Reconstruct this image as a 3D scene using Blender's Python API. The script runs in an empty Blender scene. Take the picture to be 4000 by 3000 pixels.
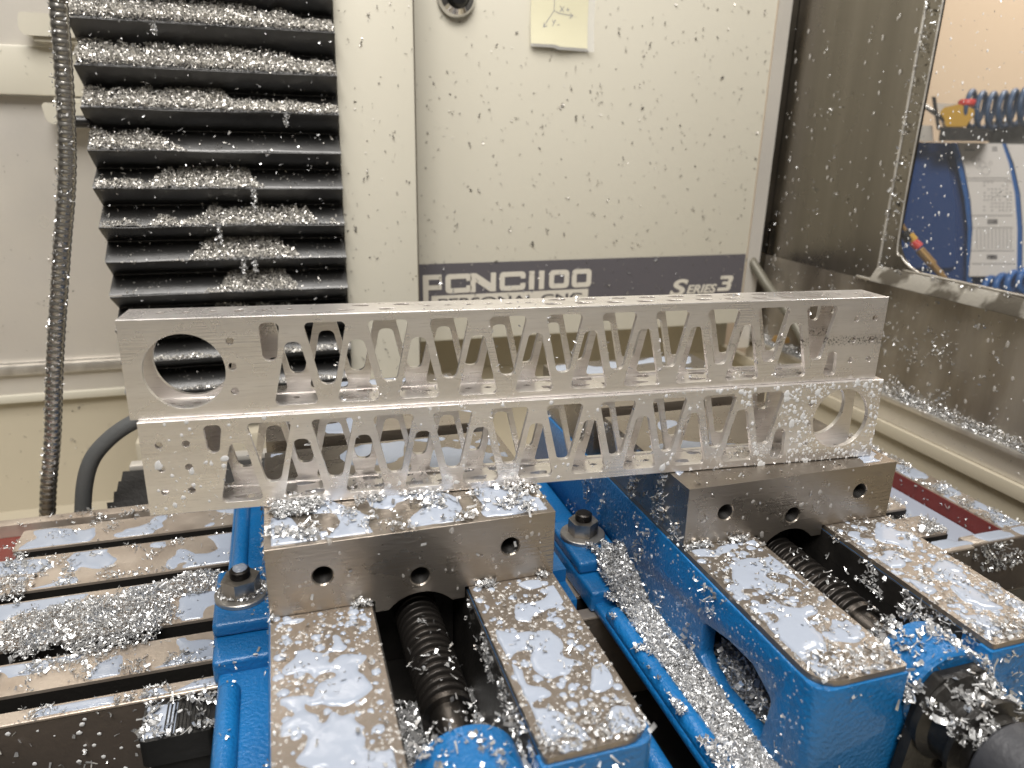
import bpy, bmesh, math, random
import numpy as np
from mathutils import Matrix, Vector
random.seed(4); rng = np.random.default_rng(7)
S = bpy.context.scene; COL = S.collection
PI = math.pi
# ---------------------------------------------------------------- camera
F = 2857.563
def rot3(a, b, c):
    ca, sa, cb, sb, cc, sc = math.cos(a), math.sin(a), math.cos(b), math.sin(b), math.cos(c), math.sin(c)
    return np.array([[cc, -sc, 0], [sc, cc, 0], [0, 0, 1]]) @ np.array([[cb, 0, sb], [0, 1, 0], [-sb, 0, cb]]) @ np.array([[1, 0, 0], [0, ca, -sa], [0, sa, ca]])
CR = rot3(1.24498, -0.0210879, -0.30464); CC = np.array([0.018195, -0.333162, 0.305556])
cd = bpy.data.cameras.new('camera'); cam = bpy.data.objects.new('camera', cd); COL.objects.link(cam)
cd.sensor_width = 36; cd.lens = 36 * F / 4000; cd.clip_start = .01; cd.clip_end = 50
M = Matrix.Identity(4)
for i in range(3):
    for j in range(3): M[i][j] = CR[i][j]
    M[i][3] = CC[i]
cam.matrix_world = M; S.camera = cam
cd.dof.use_dof = True; cd.dof.focus_distance = .46; cd.dof.aperture_fstop = 9.0
# ---------------------------------------------------------------- light
w = bpy.data.worlds.new('World'); S.world = w; w.use_nodes = True
nt = w.node_tree; bg = nt.nodes['Background']
tc = nt.nodes.new('ShaderNodeTexCoord'); sx = nt.nodes.new('ShaderNodeSeparateXYZ'); cr = nt.nodes.new('ShaderNodeValToRGB')
mr = nt.nodes.new('ShaderNodeMapRange'); mr.inputs[1].default_value = -1; mr.inputs[2].default_value = 1
nt.links.new(tc.outputs['Generated'], sx.inputs[0]); nt.links.new(sx.outputs[2], mr.inputs[0]); nt.links.new(mr.outputs[0], cr.inputs[0]); nt.links.new(cr.outputs[0], bg.inputs[0])
e = cr.color_ramp.elements; e[0].color = (.17, .155, .135, 1); e[0].position = .3; e[1].color = (.95, .90, .82, 1); e[1].position = .85
k = cr.color_ramp.elements.new(.52); k.color = (.42, .385, .335, 1)
bg.inputs[1].default_value = .25
def area(name, loc, target, sxx, syy, power, col=(1, .965, .92)):
    l = bpy.data.lights.new(name, 'AREA'); l.shape = 'RECTANGLE'; l.size = sxx; l.size_y = syy; l.energy = power; l.color = col
    o = bpy.data.objects.new(name, l); COL.objects.link(o); o.location = loc
    o.rotation_euler = (Vector(target) - Vector(loc)).to_track_quat('-Z', 'Y').to_euler(); return o
area('enclosure_lamp', (.05, -.02, 1.25), (.15, .25, 0), .9, .25, 14)
area('ceiling_lamp', (-.30, -1.3, 2.15), (.2, .2, .05), 1.1, .8, 50)
area('room_fill_light', (1.9, .9, 1.6), (2.2, 1.6, .3), .8, .8, 38)  # unseen light, added to brighten the wall beyond the window
S.view_settings.view_transform = 'Standard'; S.view_settings.look = 'None'; S.view_settings.exposure = 0
# ---------------------------------------------------------------- materials
def mat(name, col, metal=0, rough=.5, bump=None, var=None, coat=0, spec=.5, trans=0, alpha=1, stretch=(1, 1, 1), island=None, ior=None, roughvar=None):
    """bump=(scale,strength), var=(scale, colour2, lo, hi) noise mix, roughvar=(scale,lo,hi)"""
    m = bpy.data.materials.new(name); m.use_nodes = True; n = m.node_tree.nodes; L = m.node_tree.links
    b = n['Principled BSDF']; b.inputs['Base Color'].default_value = (*col, 1); b.inputs['Metallic'].default_value = metal
    b.inputs['Roughness'].default_value = rough; b.inputs['Coat Weight'].default_value = coat; b.inputs['Specular IOR Level'].default_value = spec
    b.inputs['Transmission Weight'].default_value = trans; b.inputs['Alpha'].default_value = alpha
    if ior: b.inputs['IOR'].default_value = ior
    t = n.new('ShaderNodeTexCoord'); mp = n.new('ShaderNodeMapping'); L.new(t.outputs['Object'], mp.inputs[0]); mp.inputs['Scale'].default_value = stretch
    def noise(sc, det=5, direct=False):
        x = n.new('ShaderNodeTexNoise'); x.inputs['Scale'].default_value = sc; x.inputs['Detail'].default_value = det
        L.new((t.outputs['Object'] if direct else mp.outputs[0]), x.inputs['Vector']); return x
    src = None
    if var:
        x = noise(var[0], 6, len(var) > 4); r = n.new('ShaderNodeMapRange'); r.inputs[1].default_value = var[2]; r.inputs[2].default_value = var[3]
        L.new(x.outputs[0], r.inputs[0]); mx = n.new('ShaderNodeMix'); mx.data_type = 'RGBA'
        mx.inputs[6].default_value = (*col, 1); mx.inputs[7].default_value = (*var[1], 1); L.new(r.outputs[0], mx.inputs[0]); L.new(mx.outputs[2], b.inputs['Base Color'])
    if island:
        g = n.new('ShaderNodeNewGeometry'); r = n.new('ShaderNodeValToRGB'); L.new(g.outputs['Random Per Island'], r.inputs[0])
        r.color_ramp.elements[0].color = (*col, 1); r.color_ramp.elements[1].color = (*island, 1); L.new(r.outputs[0], b.inputs['Base Color'])
    if roughvar:
        x = noise(roughvar[0], 5, True); r = n.new('ShaderNodeMapRange'); r.inputs[1].default_value = .3; r.inputs[2].default_value = .7
        r.inputs[3].default_value = roughvar[1]; r.inputs[4].default_value = roughvar[2]; L.new(x.outputs[0], r.inputs[0]); L.new(r.outputs[0], b.inputs['Roughness'])
    if bump:
        x = noise(bump[0], 6); bp = n.new('ShaderNodeBump'); bp.inputs['Strength'].default_value = bump[1]; bp.inputs['Distance'].default_value = .001
        L.new(x.outputs[0], bp.inputs['Height']); L.new(bp.outputs[0], b.inputs['Normal'])
    return m
M_al = mat('milled_aluminium', (.91, .875, .85), .82, .30, bump=(500, .13), var=(60, (.77, .73, .70), .35, .7), stretch=(.06, 1, 1.6), roughvar=(40, .22, .36))
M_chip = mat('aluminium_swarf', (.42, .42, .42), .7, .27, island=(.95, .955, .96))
M_chipw = mat('warm_lit_swarf', (.40, .385, .36), .62, .32, island=(.96, .93, .87))  # same swarf tinted warm: warm light on the bellows put into its colour
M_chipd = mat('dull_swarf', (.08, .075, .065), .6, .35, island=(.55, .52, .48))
M_cool = mat('milky_coolant', (.34, .38, .455), 0, .07, spec=.6, bump=(260, .15))
M_drop = mat('coolant_drop', (.80, .81, .82), 0, .08, spec=.7, alpha=.8)
M_clear = mat('water_drop', (.85, .83, .8), .1, .04, spec=.9, alpha=.38)
M_grnd = mat('ground_steel', (.285, .245, .205), .72, .34, bump=(900, .15), var=(35, (.27, .23, .19), .38, .68), roughvar=(70, .26, .45))
M_jaw = mat('jaw_steel', (.40, .355, .305), .9, .3, bump=(700, .25), var=(22, (.32, .275, .23), .4, .7), stretch=(.15, 1, 1), roughvar=(50, .22, .36))
M_dark = mat('black_steel_and_shade', (.030, .028, .026), .5, .4, bump=(300, .3), var=(30, (.06, .055, .05), .4, .7))
M_blue = mat('blue_cast_paint', (.007, .150, .40), 0, .34, bump=(420, .9), coat=.3, var=(14, (.008, .115, .31), .35, .7))
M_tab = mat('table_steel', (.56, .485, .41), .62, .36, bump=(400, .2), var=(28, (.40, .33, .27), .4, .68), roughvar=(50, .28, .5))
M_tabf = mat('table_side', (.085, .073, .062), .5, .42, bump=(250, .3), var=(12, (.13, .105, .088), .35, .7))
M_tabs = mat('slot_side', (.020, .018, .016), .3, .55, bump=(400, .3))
M_red = mat('red_primer', (.15, .018, .012), 0, .42, bump=(200, .3), var=(20, (.15, .018, .012), .4, .7))
M_beige = mat('beige_powder_coat', (.61, .58, .49), 0, .38, bump=(700, .05), var=(3, (.58, .55, .46), .3, .7), coat=.1)
M_beiged = mat('beige_groove', (.16, .14, .11), 0, .6)
M_beigel = mat('beige_tray_paint', (.55, .50, .39), 0, .42, bump=(500, .06), var=(5, (.50, .45, .35), .3, .7))
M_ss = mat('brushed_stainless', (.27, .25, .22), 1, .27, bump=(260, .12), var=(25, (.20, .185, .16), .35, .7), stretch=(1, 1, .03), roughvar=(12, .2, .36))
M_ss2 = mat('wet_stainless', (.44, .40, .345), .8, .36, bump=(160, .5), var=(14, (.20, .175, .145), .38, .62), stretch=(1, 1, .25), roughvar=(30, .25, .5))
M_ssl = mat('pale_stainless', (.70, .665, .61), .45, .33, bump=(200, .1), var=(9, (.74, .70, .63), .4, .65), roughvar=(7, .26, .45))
M_gal = mat('bright_ledge_steel', (.70, .67, .62), .8, .42, bump=(500, .35), var=(60, (.5, .47, .43), .4, .7))
M_rub = mat('black_vinyl', (.009, .0088, .0085), 0, .40, bump=(60, .5), var=(16, (.020, .019, .018), .45, .75), spec=1.0)
M_slate = mat('slate_band_print', (.105, .098, .108), 0, .42)
M_ink = mat('beige_print', (.62, .58, .50), 0, .45)
M_ink2 = mat('slate_print', (.075, .07, .075), 0, .45)
M_pen = mat('pencil_line', (.05, .05, .05), 0, .7)
M_note = mat('yellow_paper', (.66, .61, .36), 0, .75, bump=(90, .2))
M_slv = mat('clear_sleeve', (.9, .9, .88), 0, .12, alpha=.28)
M_chrome = mat('chrome', (.75, .74, .73), 1, .06)
M_redl = mat('red_plastic', (.62, .05, .04), 0, .35)
M_cond = mat('conduit_steel', (.40, .385, .36), .95, .26, bump=(300, .15))
M_hose = mat('grey_rubber_hose', (.085, .088, .088), 0, .5, bump=(300, .3))
M_plas = mat('black_plastic', (.012, .012, .012), 0, .3, bump=(200, .3))
M_hand = mat('dark_grey_handle', (.045, .046, .052), .1, .48, bump=(350, .35))
M_brass = mat('brass', (.42, .26, .10), .7, .35)
M_nut = mat('zinc_nut_steel', (.42, .38, .33), .85, .33, bump=(300, .3), var=(60, (.12, .11, .10), .45, .65))
M_wash = mat('washer_steel', (.46, .44, .41), .8, .38, bump=(300, .3), var=(90, (.3, .28, .26), .4, .7))
M_bmach = mat('blue_machine_paint', (.006, .048, .19), 0, .45)
M_bmach2 = mat('bright_blue_trim', (.03, .13, .38), 0, .35)
M_chart = mat('white_chart_card', (.84, .80, .75), 0, .3)
M_yel = mat('yellow_plastic', (.58, .33, .03), 0, .45)
M_coil = mat('blue_air_hose', (.035, .075, .15), 0, .4)
M_wall = mat('peach_wall', (.52, .40, .275), 0, .8, bump=(20, .2), var=(2, (.49, .37, .255), .3, .7))
M_pane = mat('acrylic_pane', (.95, .95, .93), 0, .04, alpha=.025, spec=.1)
M_rust = mat('rust_stain', (.20, .09, .04), .2, .7)
def scratch(m, sc, st, lo, hi, dark, band=None):
    n = m.node_tree.nodes; L = m.node_tree.links; b = n['Principled BSDF']; src = b.inputs['Base Color'].links[0].from_socket
    t = n.new('ShaderNodeTexCoord'); mp = n.new('ShaderNodeMapping'); mp.inputs['Scale'].default_value = st; L.new(t.outputs['Object'], mp.inputs[0])
    x = n.new('ShaderNodeTexNoise'); x.inputs['Scale'].default_value = sc; x.inputs['Detail'].default_value = 8; x.inputs['Roughness'].default_value = .65; L.new(mp.outputs[0], x.inputs['Vector'])
    r = n.new('ShaderNodeMapRange'); r.inputs[1].default_value = lo; r.inputs[2].default_value = hi; L.new(x.outputs[0], r.inputs[0]); fac = r.outputs[0]
    if band: # smudge confined to a stretch of the tube: (x from, z centre, half height)
        sp = n.new('ShaderNodeSeparateXYZ'); L.new(t.outputs['Object'], sp.inputs[0])
        a = n.new('ShaderNodeMapRange'); a.inputs[1].default_value = band[0]; a.inputs[2].default_value = band[0] + .06; L.new(sp.outputs[0], a.inputs[0])
        d = n.new('ShaderNodeMath'); d.operation = 'SUBTRACT'; d.inputs[1].default_value = band[1]; L.new(sp.outputs[2], d.inputs[0]); d2 = n.new('ShaderNodeMath'); d2.operation = 'ABSOLUTE'; L.new(d.outputs[0], d2.inputs[0])
        e_ = n.new('ShaderNodeMapRange'); e_.inputs[1].default_value = band[2]; e_.inputs[2].default_value = band[2] * .2; L.new(d2.outputs[0], e_.inputs[0])
        q = n.new('ShaderNodeMath'); q.operation = 'MULTIPLY'; L.new(a.outputs[0], q.inputs[0]); L.new(e_.outputs[0], q.inputs[1]); q2 = n.new('ShaderNodeMath'); q2.operation = 'MULTIPLY'; L.new(q.outputs[0], q2.inputs[0]); L.new(fac, q2.inputs[1]); fac = q2.outputs[0]
    mx = n.new('ShaderNodeMix'); mx.data_type = 'RGBA'; mx.inputs[7].default_value = (*dark, 1); L.new(fac, mx.inputs[0]); L.new(src, mx.inputs[6]); L.new(mx.outputs[2], b.inputs['Base Color'])
scratch(M_al, 1700, (.04, 1, 1), .55, .85, (.50, .47, .44)); scratch(M_al, 1100, (1, 1, .06), .70, .80, (.30, .28, .25))
M_al2 = M_al.copy(); scratch(M_al2, 700, (1, 1, 1), .50, .62, (.05, .045, .04), (.31, .0258, .0042))
# ---------------------------------------------------------------- helpers
def link(name, me, m, parent=None):
    o = bpy.data.objects.new(name, me); COL.objects.link(o)
    if m and not me.materials: me.materials.append(m)
    if parent: o.parent = parent
    return o
def tag(o, label=None, cat=None, group=None, kind=None):
    if label: o['label'] = label
    if cat: o['category'] = cat
    if group: o['group'] = group
    if kind: o['kind'] = kind
    return o
def empty(name, loc=(0, 0, 0), rz=0):
    o = bpy.data.objects.new(name, None); COL.objects.link(o); o.location = loc; o.rotation_euler = (0, 0, rz); o.empty_display_size = .02; return o
def mesh(name, v, f, smooth=False):
    me = bpy.data.meshes.new(name); me.from_pydata([tuple(map(float, p)) for p in v], [], f); me.update()
    if smooth: me.polygons.foreach_set('use_smooth', [True] * len(me.polygons))
    return me
def bm2me(name, bm, bevel=0, smooth=False, seg=2):
    if bevel:
        es = [e for e in bm.edges if len(e.link_faces) == 2 and e.calc_face_angle(0) > .5]
        bmesh.ops.bevel(bm, geom=es, offset=bevel, segments=seg, affect='EDGES', profile=.6, clamp_overlap=True)
    bmesh.ops.recalc_face_normals(bm, faces=bm.faces)
    me = bpy.data.meshes.new(name); bm.to_mesh(me); bm.free()
    if smooth: me.polygons.foreach_set('use_smooth', [True] * len(me.polygons)); me.set_sharp_from_angle(angle=math.radians(38))
    return me
def add_box(bm, a, b):
    r = bmesh.ops.create_cube(bm, size=1)
    for v in r['verts']: v.co = Vector([(a[i] + b[i]) / 2 + v.co[i] * (b[i] - a[i]) for i in range(3)])
    return r['verts']
def box(name, a, b, m, parent=None, bevel=.0006):
    bm = bmesh.new(); add_box(bm, a, b); return link(name, bm2me(name, bm, bevel, True), m, parent)
def prism(bm, pts, axis, a, b):
    """extrude a closed 2-D polygon along axis (0=x,1=y,2=z); pts are the two remaining coordinates"""
    def P(p, t):
        return {0: (t, p[0], p[1]), 1: (p[0], t, p[1]), 2: (p[0], p[1], t)}[axis]
    va = [bm.verts.new(P(p, a)) for p in pts]; vb = [bm.verts.new(P(p, b)) for p in pts]; n = len(pts)
    bm.faces.new(va); bm.faces.new(vb[::-1])
    for i in range(n): bm.faces.new((va[i], vb[i], vb[(i + 1) % n], va[(i + 1) % n]))
def circ(cx, cy, r, n=24, a0=0): return [(cx + r * math.cos(a0 + 2 * PI * i / n), cy + r * math.sin(a0 + 2 * PI * i / n)) for i in range(n)]
def rpoly(pts, rad, seg=6):
    out = []; n = len(pts)
    for i in range(n):
        p = np.array(pts[i], float); a = np.array(pts[i - 1], float); b = np.array(pts[(i + 1) % n], float); r = rad[i] if isinstance(rad, (list, tuple)) else rad
        u = (a - p); v = (b - p); lu, lv = np.hypot(*u), np.hypot(*v); u /= lu; v /= lv
        if r <= 0: out.append(tuple(p)); continue
        th = math.acos(max(-1, min(1, u @ v))); t = min(r / math.tan(th / 2), lu * .499, lv * .499); r = t * math.tan(th / 2)
        bis = (u + v); bis /= np.hypot(*bis); c = p + bis * r / math.sin(th / 2); s = p + u * t; e2 = p + v * t
        a0 = math.atan2(*(s - c)[::-1]); a1 = math.atan2(*(e2 - c)[::-1]); d = (a1 - a0 + PI) % (2 * PI) - PI
        for k in range(seg + 1): out.append((c[0] + r * math.cos(a0 + d * k / seg), c[1] + r * math.sin(a0 + d * k / seg)))
    return out
def lathe(bm, prof, axis, c, n=32, closed=False):
    """prof: list of (radius, t) along axis; c centre"""
    rings = []
    for r, t in prof:
        ring = []
        for i in range(n):
            a = 2 * PI * i / n; p = [0, 0, 0]; o = [j for j in range(3) if j != axis]
            p[axis] = c[axis] + t; p[o[0]] = c[o[0]] + r * math.cos(a); p[o[1]] = c[o[1]] + r * math.sin(a); ring.append(bm.verts.new(p))
        rings.append(ring)
    for A, B in zip(rings, rings[1:]):
        for i in range(n): bm.faces.new((A[i], A[(i + 1) % n], B[(i + 1) % n], B[i]))
    bm.faces.new(rings[0]); bm.faces.new(rings[-1][::-1])
def boolean(o, cut_bm, op='DIFFERENCE'):
    bmesh.ops.recalc_face_normals(cut_bm, faces=cut_bm.faces)
    cm = bpy.data.meshes.new('cut'); cut_bm.to_mesh(cm); cut_bm.free(); c = bpy.data.objects.new('cut', cm); COL.objects.link(c)
    md = o.modifiers.new('b', 'BOOLEAN'); md.operation = op; md.object = c; md.solver = 'EXACT'
    dg = bpy.context.evaluated_depsgraph_get(); me = bpy.data.meshes.new_from_object(o.evaluated_get(dg)); o.modifiers.clear(); old = o.data; o.data = me
    bpy.data.objects.remove(c); bpy.data.meshes.remove(cm); bpy.data.meshes.remove(old)
def chamfer(o, wd, ang=35, seg=1, smooth=False):
    md = o.modifiers.new('c', 'BEVEL'); md.width = wd; md.segments = seg; md.limit_method = 'ANGLE'; md.angle_limit = math.radians(ang); md.use_clamp_overlap = True
    dg = bpy.context.evaluated_depsgraph_get(); me = bpy.data.meshes.new_from_object(o.evaluated_get(dg)); o.modifiers.clear(); o.data = me
    me.polygons.foreach_set('use_smooth', [smooth] * len(me.polygons))
def flat(name, polys, m, parent, P, d=.0004):
    """thin print: polys = list of closed outlines (holes inside by even-odd), P maps (u,v)->xyz ; built with a filled curve"""
    cu = bpy.data.curves.new(name, 'CURVE'); cu.dimensions = '2D'; cu.fill_mode = 'BOTH'; cu.extrude = d / 2
    for pl in polys:
        s = cu.splines.new('POLY'); s.points.add(len(pl) - 1); s.use_cyclic_u = True
        for i, p in enumerate(pl): s.points[i].co = (p[0], p[1], 0, 1)
    o = bpy.data.objects.new('t', cu); COL.objects.link(o); dg = bpy.context.evaluated_depsgraph_get(); me = bpy.data.meshes.new_from_object(o.evaluated_get(dg))
    bpy.data.objects.remove(o)
    for v in me.vertices: v.co = P(v.co.x, v.co.y, v.co.z)
    me.materials.clear(); return link(name, me, m, parent)
def tube(name, path, rfun, m, parent=None, n=14, step=None, closed=False):
    P = np.array(path, float)
    # Catmull-Rom resample
    pts = []
    for i in range(len(P) - 1):
        p0, p1, p2, p3 = P[max(i - 1, 0)], P[i], P[i + 1], P[min(i + 2, len(P) - 1)]
        for t in np.linspace(0, 1, 40, endpoint=False):
            pts.append(.5 * ((2 * p1) + (-p0 + p2) * t + (2 * p0 - 5 * p1 + 4 * p2 - p3) * t * t + (-p0 + 3 * p1 - 3 * p2 + p3) * t ** 3))
    pts.append(P[-1]); pts = np.array(pts); d = np.r_[0, np.cumsum(np.linalg.norm(np.diff(pts, axis=0), axis=1))]
    step = step or d[-1] / 60; N = max(3, int(d[-1] / step)); s = np.linspace(0, d[-1], N + 1)
    Q = np.stack([np.interp(s, d, pts[:, k]) for k in range(3)], 1); T = np.gradient(Q, axis=0); T /= np.linalg.norm(T, axis=1)[:, None]
    ref = np.array([0, 1., 0]) if abs(T[0][1]) < .8 else np.array([1., 0, 0]); V = []
    U = np.cross(T[0], ref); U /= np.linalg.norm(U)
    for i in range(len(Q)):
        U = U - T[i] * (U @ T[i]); U /= np.linalg.norm(U); W = np.cross(T[i], U); r = rfun(s[i])
        for k in range(n): a = 2 * PI * k / n; V.append(Q[i] + r * (math.cos(a) * U + math.sin(a) * W))
    Fc = [(i * n + k, i * n + (k + 1) % n, (i + 1) * n + (k + 1) % n, (i + 1) * n + k) for i in range(len(Q) - 1) for k in range(n)]
    Fc += [tuple(range(n))[::-1], tuple((len(Q) - 1) * n + k for k in range(n))]
    return link(name, mesh(name, V, Fc, True), m, parent)
# vectorised value noise
TB = rng.random((256, 256))
def vn(x, y, s=0):
    x = np.asarray(x, float) + 17.3 * s; y = np.asarray(y, float) + 9.1 * s + 3.7
    xi = np.floor(x).astype(int); yi = np.floor(y).astype(int); fx = x - xi; fy = y - yi; fx = fx * fx * (3 - 2 * fx); fy = fy * fy * (3 - 2 * fy)
    g = lambda a, b: TB[a % 256, b % 256]
    return (g(xi, yi) * (1 - fx) + g(xi + 1, yi) * fx) * (1 - fy) + (g(xi, yi + 1) * (1 - fx) + g(xi + 1, yi + 1) * fx) * fy
def fbm(x, y, s=0, o=3): return sum(vn(x * 2 ** k, y * 2 ** k, s + 5 * k) * .5 ** k for k in range(o)) / sum(.5 ** k for k in range(o))
# ------------------------------------------------- swarf (chips) and coolant
def _strip(n, w, L, ang, taper=0):
    v = []; f = []
    for i in range(n + 1):
        t = i / n; a = ang * (t - .5); R = L / ang if ang else 0
        x, z = (R * math.sin(a), R * (1 - math.cos(a))) if ang else (L * (t - .5), 0); ww = w * (1 - taper * t)
        v += [(x, -ww / 2, z), (x + .12 * w, ww / 2, z + .06 * w)]
        if i: k = 2 * i; f.append((k - 2, k - 1, k + 1, k))
    return np.array(v), f
TEM = [_strip(2, .48, 1.0, .6), _strip(4, .36, 1.35, 2.6), _strip(2, .24, 1.5, .7, .5), _strip(2, .55, .95, .35, .45), _strip(5, .34, 1.7, 4.6), _strip(1, .5, .7, 0, .3)]
def chips(name, label, P, N, size, m=None, tilt=.6, parent=None, needle=0, cat='metal chips'):
    P = np.asarray(P, float); N = np.broadcast_to(np.asarray(N, float), P.shape); n = len(P)
    if n == 0: return None
    g = rng.standard_normal((n, 3)) * tilt + N; g /= np.linalg.norm(g, axis=1)[:, None]
    h = rng.standard_normal((n, 3)); a = np.cross(g, h); a /= np.linalg.norm(a, axis=1)[:, None]; b = np.cross(g, a)
    s = size * np.exp(rng.standard_normal(n) * .33)
    pr = np.array([3, 2.6, 3 + 8 * needle, 2.4, 1, 1.6]); pr /= pr.sum(); kk = rng.choice(len(TEM), n, p=pr)
    VV = []; LV = []; LS = []; LT = []; off = 0; lo = 0
    for k, (tv, tf) in enumerate(TEM):
        I = np.where(kk == k)[0]
        if not len(I): continue
        X = P[I][:, None, :] + s[I][:, None, None] * (tv[None, :, 0, None] * a[I][:, None] + tv[None, :, 1, None] * b[I][:, None] + (tv[None, :, 2, None] + .12) * g[I][:, None])
        VV.append(X.reshape(-1, 3)); tf = np.array(tf); ff = (tf[None] + (np.arange(len(I)) * len(tv))[:, None, None] + off).reshape(-1)
        LV.append(ff); nf = len(I) * len(tf); LS.append(lo + 4 * np.arange(nf)); LT.append(np.full(nf, 4)); off += len(I) * len(tv); lo += 4 * nf
    me = bpy.data.meshes.new(name); V = np.concatenate(VV); L = np.concatenate(LV)
    me.vertices.add(len(V)); me.vertices.foreach_set('co', V.astype(np.float32).ravel()); me.loops.add(len(L)); me.loops.foreach_set('vertex_index', L.astype(np.int32))
    ns = sum(map(len, LS)); me.polygons.add(ns); me.polygons.foreach_set('loop_start', np.concatenate(LS).astype(np.int32)); me.polygons.foreach_set('loop_total', np.concatenate(LT).astype(np.int32))
    me.update(calc_edges=True); o = link(name, me, m or M_chip, parent)
    if not parent: tag(o, label, cat)
    o['kind'] = 'stuff'; return o
def scat(n, O, U, V, N, den, height=None, jit=0):
    O, U, V, N = map(lambda q: np.array(q, float), (O, U, V, N)); lu, lv = np.linalg.norm(U), np.linalg.norm(V)
    a = rng.random(n); b = rng.random(n); k = rng.random(n) < den(a * lu, b * lv); a, b = a[k], b[k]
    h = (height(a * lu, b * lv) * rng.random(len(a)) if height else 0) + rng.random(len(a)) * .0004
    return O + a[:, None] * U + b[:, None] * V + np.reshape(h, (-1, 1)) * N
def sheet(name, label, O, U, V, N, field, H, m=None, res=.0009, parent=None, cat='coolant', k=3.0, low=-.0006):
    """liquid film: height field that dips below the carrying surface where it is dry"""
    O, U, V, N = map(lambda q: np.array(q, float), (O, U, V, N)); lu, lv = np.linalg.norm(U), np.linalg.norm(V)
    nu, nv = int(lu / res) + 1, int(lv / res) + 1; a, b = np.meshgrid(np.linspace(0, 1, nu), np.linspace(0, 1, nv), indexing='ij')
    f = field(a * lu, b * lv); h = np.where(f > 0, H * np.tanh(np.sqrt(np.maximum(f, 0)) * k), np.maximum(f * H * 12, low)) 
    h = np.where(f > 0, h, h)
    X = O + a[..., None] * U + b[..., None] * V + h[..., None] * N; idx = np.arange(nu * nv).reshape(nu, nv)
    q = np.stack([idx[:-1, :-1], idx[1:, :-1], idx[1:, 1:], idx[:-1, 1:]], -1).reshape(-1, 4); hm = h.reshape(-1)[q].max(1); q = q[hm > -.00001 + 0 * hm]
    if not len(q): return None
    used, inv = np.unique(q, return_inverse=True); V3 = X.reshape(-1, 3)[used]; q = inv.reshape(-1, 4)
    me = bpy.data.meshes.new(name); me.vertices.add(len(V3)); me.vertices.foreach_set('co', V3.astype(np.float32).ravel()); me.loops.add(q.size); me.loops.foreach_set('vertex_index', q.astype(np.int32).ravel())
    me.polygons.add(len(q)); me.polygons.foreach_set('loop_start', (4 * np.arange(len(q))).astype(np.int32)); me.polygons.foreach_set('loop_total', np.full(len(q), 4, np.int32)); me.polygons.foreach_set('use_smooth', np.ones(len(q), bool)); me.update(calc_edges=True)
    o = link(name, me, m or M_cool, parent)
    if not parent: tag(o, label, cat)
    o['kind'] = 'stuff'; return o
def drops(name, label, P, N, R, m, parent=None, flatn=.35, asp=None, cat='coolant'):
    """small domed drops standing on a surface"""
    P = np.asarray(P, float); N = np.broadcast_to(np.asarray(N, float), P.shape); n = len(P); R = np.broadcast_to(R, n)
    ref = np.where(np.abs(N[:, 2:3]) < .9, np.array([[0, 0, 1.]]), np.array([[0, 1., 0]])); A = np.cross(ref, N); A /= np.linalg.norm(A, axis=1)[:, None]; B = np.cross(N, A)
    s = 10; V = []; asp = np.ones(n) if asp is None else asp
    rings = [(1, -.02), (.9, .45), (.55, .85), (.001, 1)]
    wob = 1 + .18 * rng.standard_normal((n, s)) * .6
    for r, hh in rings:
        for i in range(s):
            t = 2 * PI * i / s; V.append(P + (R * r * wob[:, i])[:, None] * (math.cos(t) * A + (math.sin(t) * asp)[:, None] * B) + (R * hh * flatn)[:, None] * N)
    V = np.stack(V, 1); base = (np.arange(n) * V.shape[1])[:, None, None]; q = []
    for k in range(3):
        for i in range(s): q.append((k * s + i, k * s + (i + 1) % s, (k + 1) * s + (i + 1) % s, (k + 1) * s + i))
    q = (np.array(q)[None] + base).reshape(-1, 4); V = V.reshape(-1, 3)
    me = bpy.data.meshes.new(name); me.vertices.add(len(V)); me.vertices.foreach_set('co', V.astype(np.float32).ravel()); me.loops.add(q.size); me.loops.foreach_set('vertex_index', q.astype(np.int32).ravel())
    me.polygons.add(len(q)); me.polygons.foreach_set('loop_start', (4 * np.arange(len(q))).astype(np.int32)); me.polygons.foreach_set('loop_total', np.full(len(q), 4, np.int32)); me.polygons.foreach_set('use_smooth', np.ones(len(q), bool)); me.update(calc_edges=True)
    o = link(name, me, m, parent)
    if not parent: tag(o, label, cat)
    o['kind'] = 'stuff'; return o
def edge_in(u, v, lu, lv, r): # 1 inside the rect, falling to -1 outside margin r
    d = np.minimum(np.minimum(u, lu - u), np.minimum(v, lv - v)); return np.clip(d / r, 0, 1) - 1
ZW = .0721; ZT = .1114; WV = .1524
# ================================================================ THE TABLE
tb = empty('mill_table', (0, 0, 0)); tag(tb, 'ground steel mill table with long T slots under both blue vises', 'machine table')
XL, XR, XP0, XP1 = -.75, .610, .536, .585
def land(name, y0, y1, x0, x1, rad=.004):
    bm = bmesh.new(); prism(bm, rpoly([(x0, y0), (x1, y0), (x1, y1), (x0, y1)], [.002, rad, rad, .002], 3), 2, -.002, 0)
    return link(name, bm2me(name, bm, .0005, True, 1), M_tab, tb)
land('table_land', .240, .2725, -.192, XP0); land('table_land', .1805, .2275, XL, XP0); land('table_land', .1145, .168, XL, XP0); land('table_land', .0705, .1, XL, XP0)
box('rear_rail', (XL, .285, -.055), (XR, .296, 0), M_tab, tb, .0008)
bm = bmesh.new(); add_box(bm, (XL, .046, -.002), (XP0 + .0, .0565, 0)); link('front_rim', bm2me('front_rim', bm, .0005, True, 1), M_tab, tb)
bm = bmesh.new(); add_box(bm, (XP0, .050, -.055), (XR, .062, 0)); add_box(bm, (XP1, .062, -.055), (XR, .2845, 0)); link('end_rim', bm2me('end_rim', bm, .0008, True), M_tab, tb)
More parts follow.
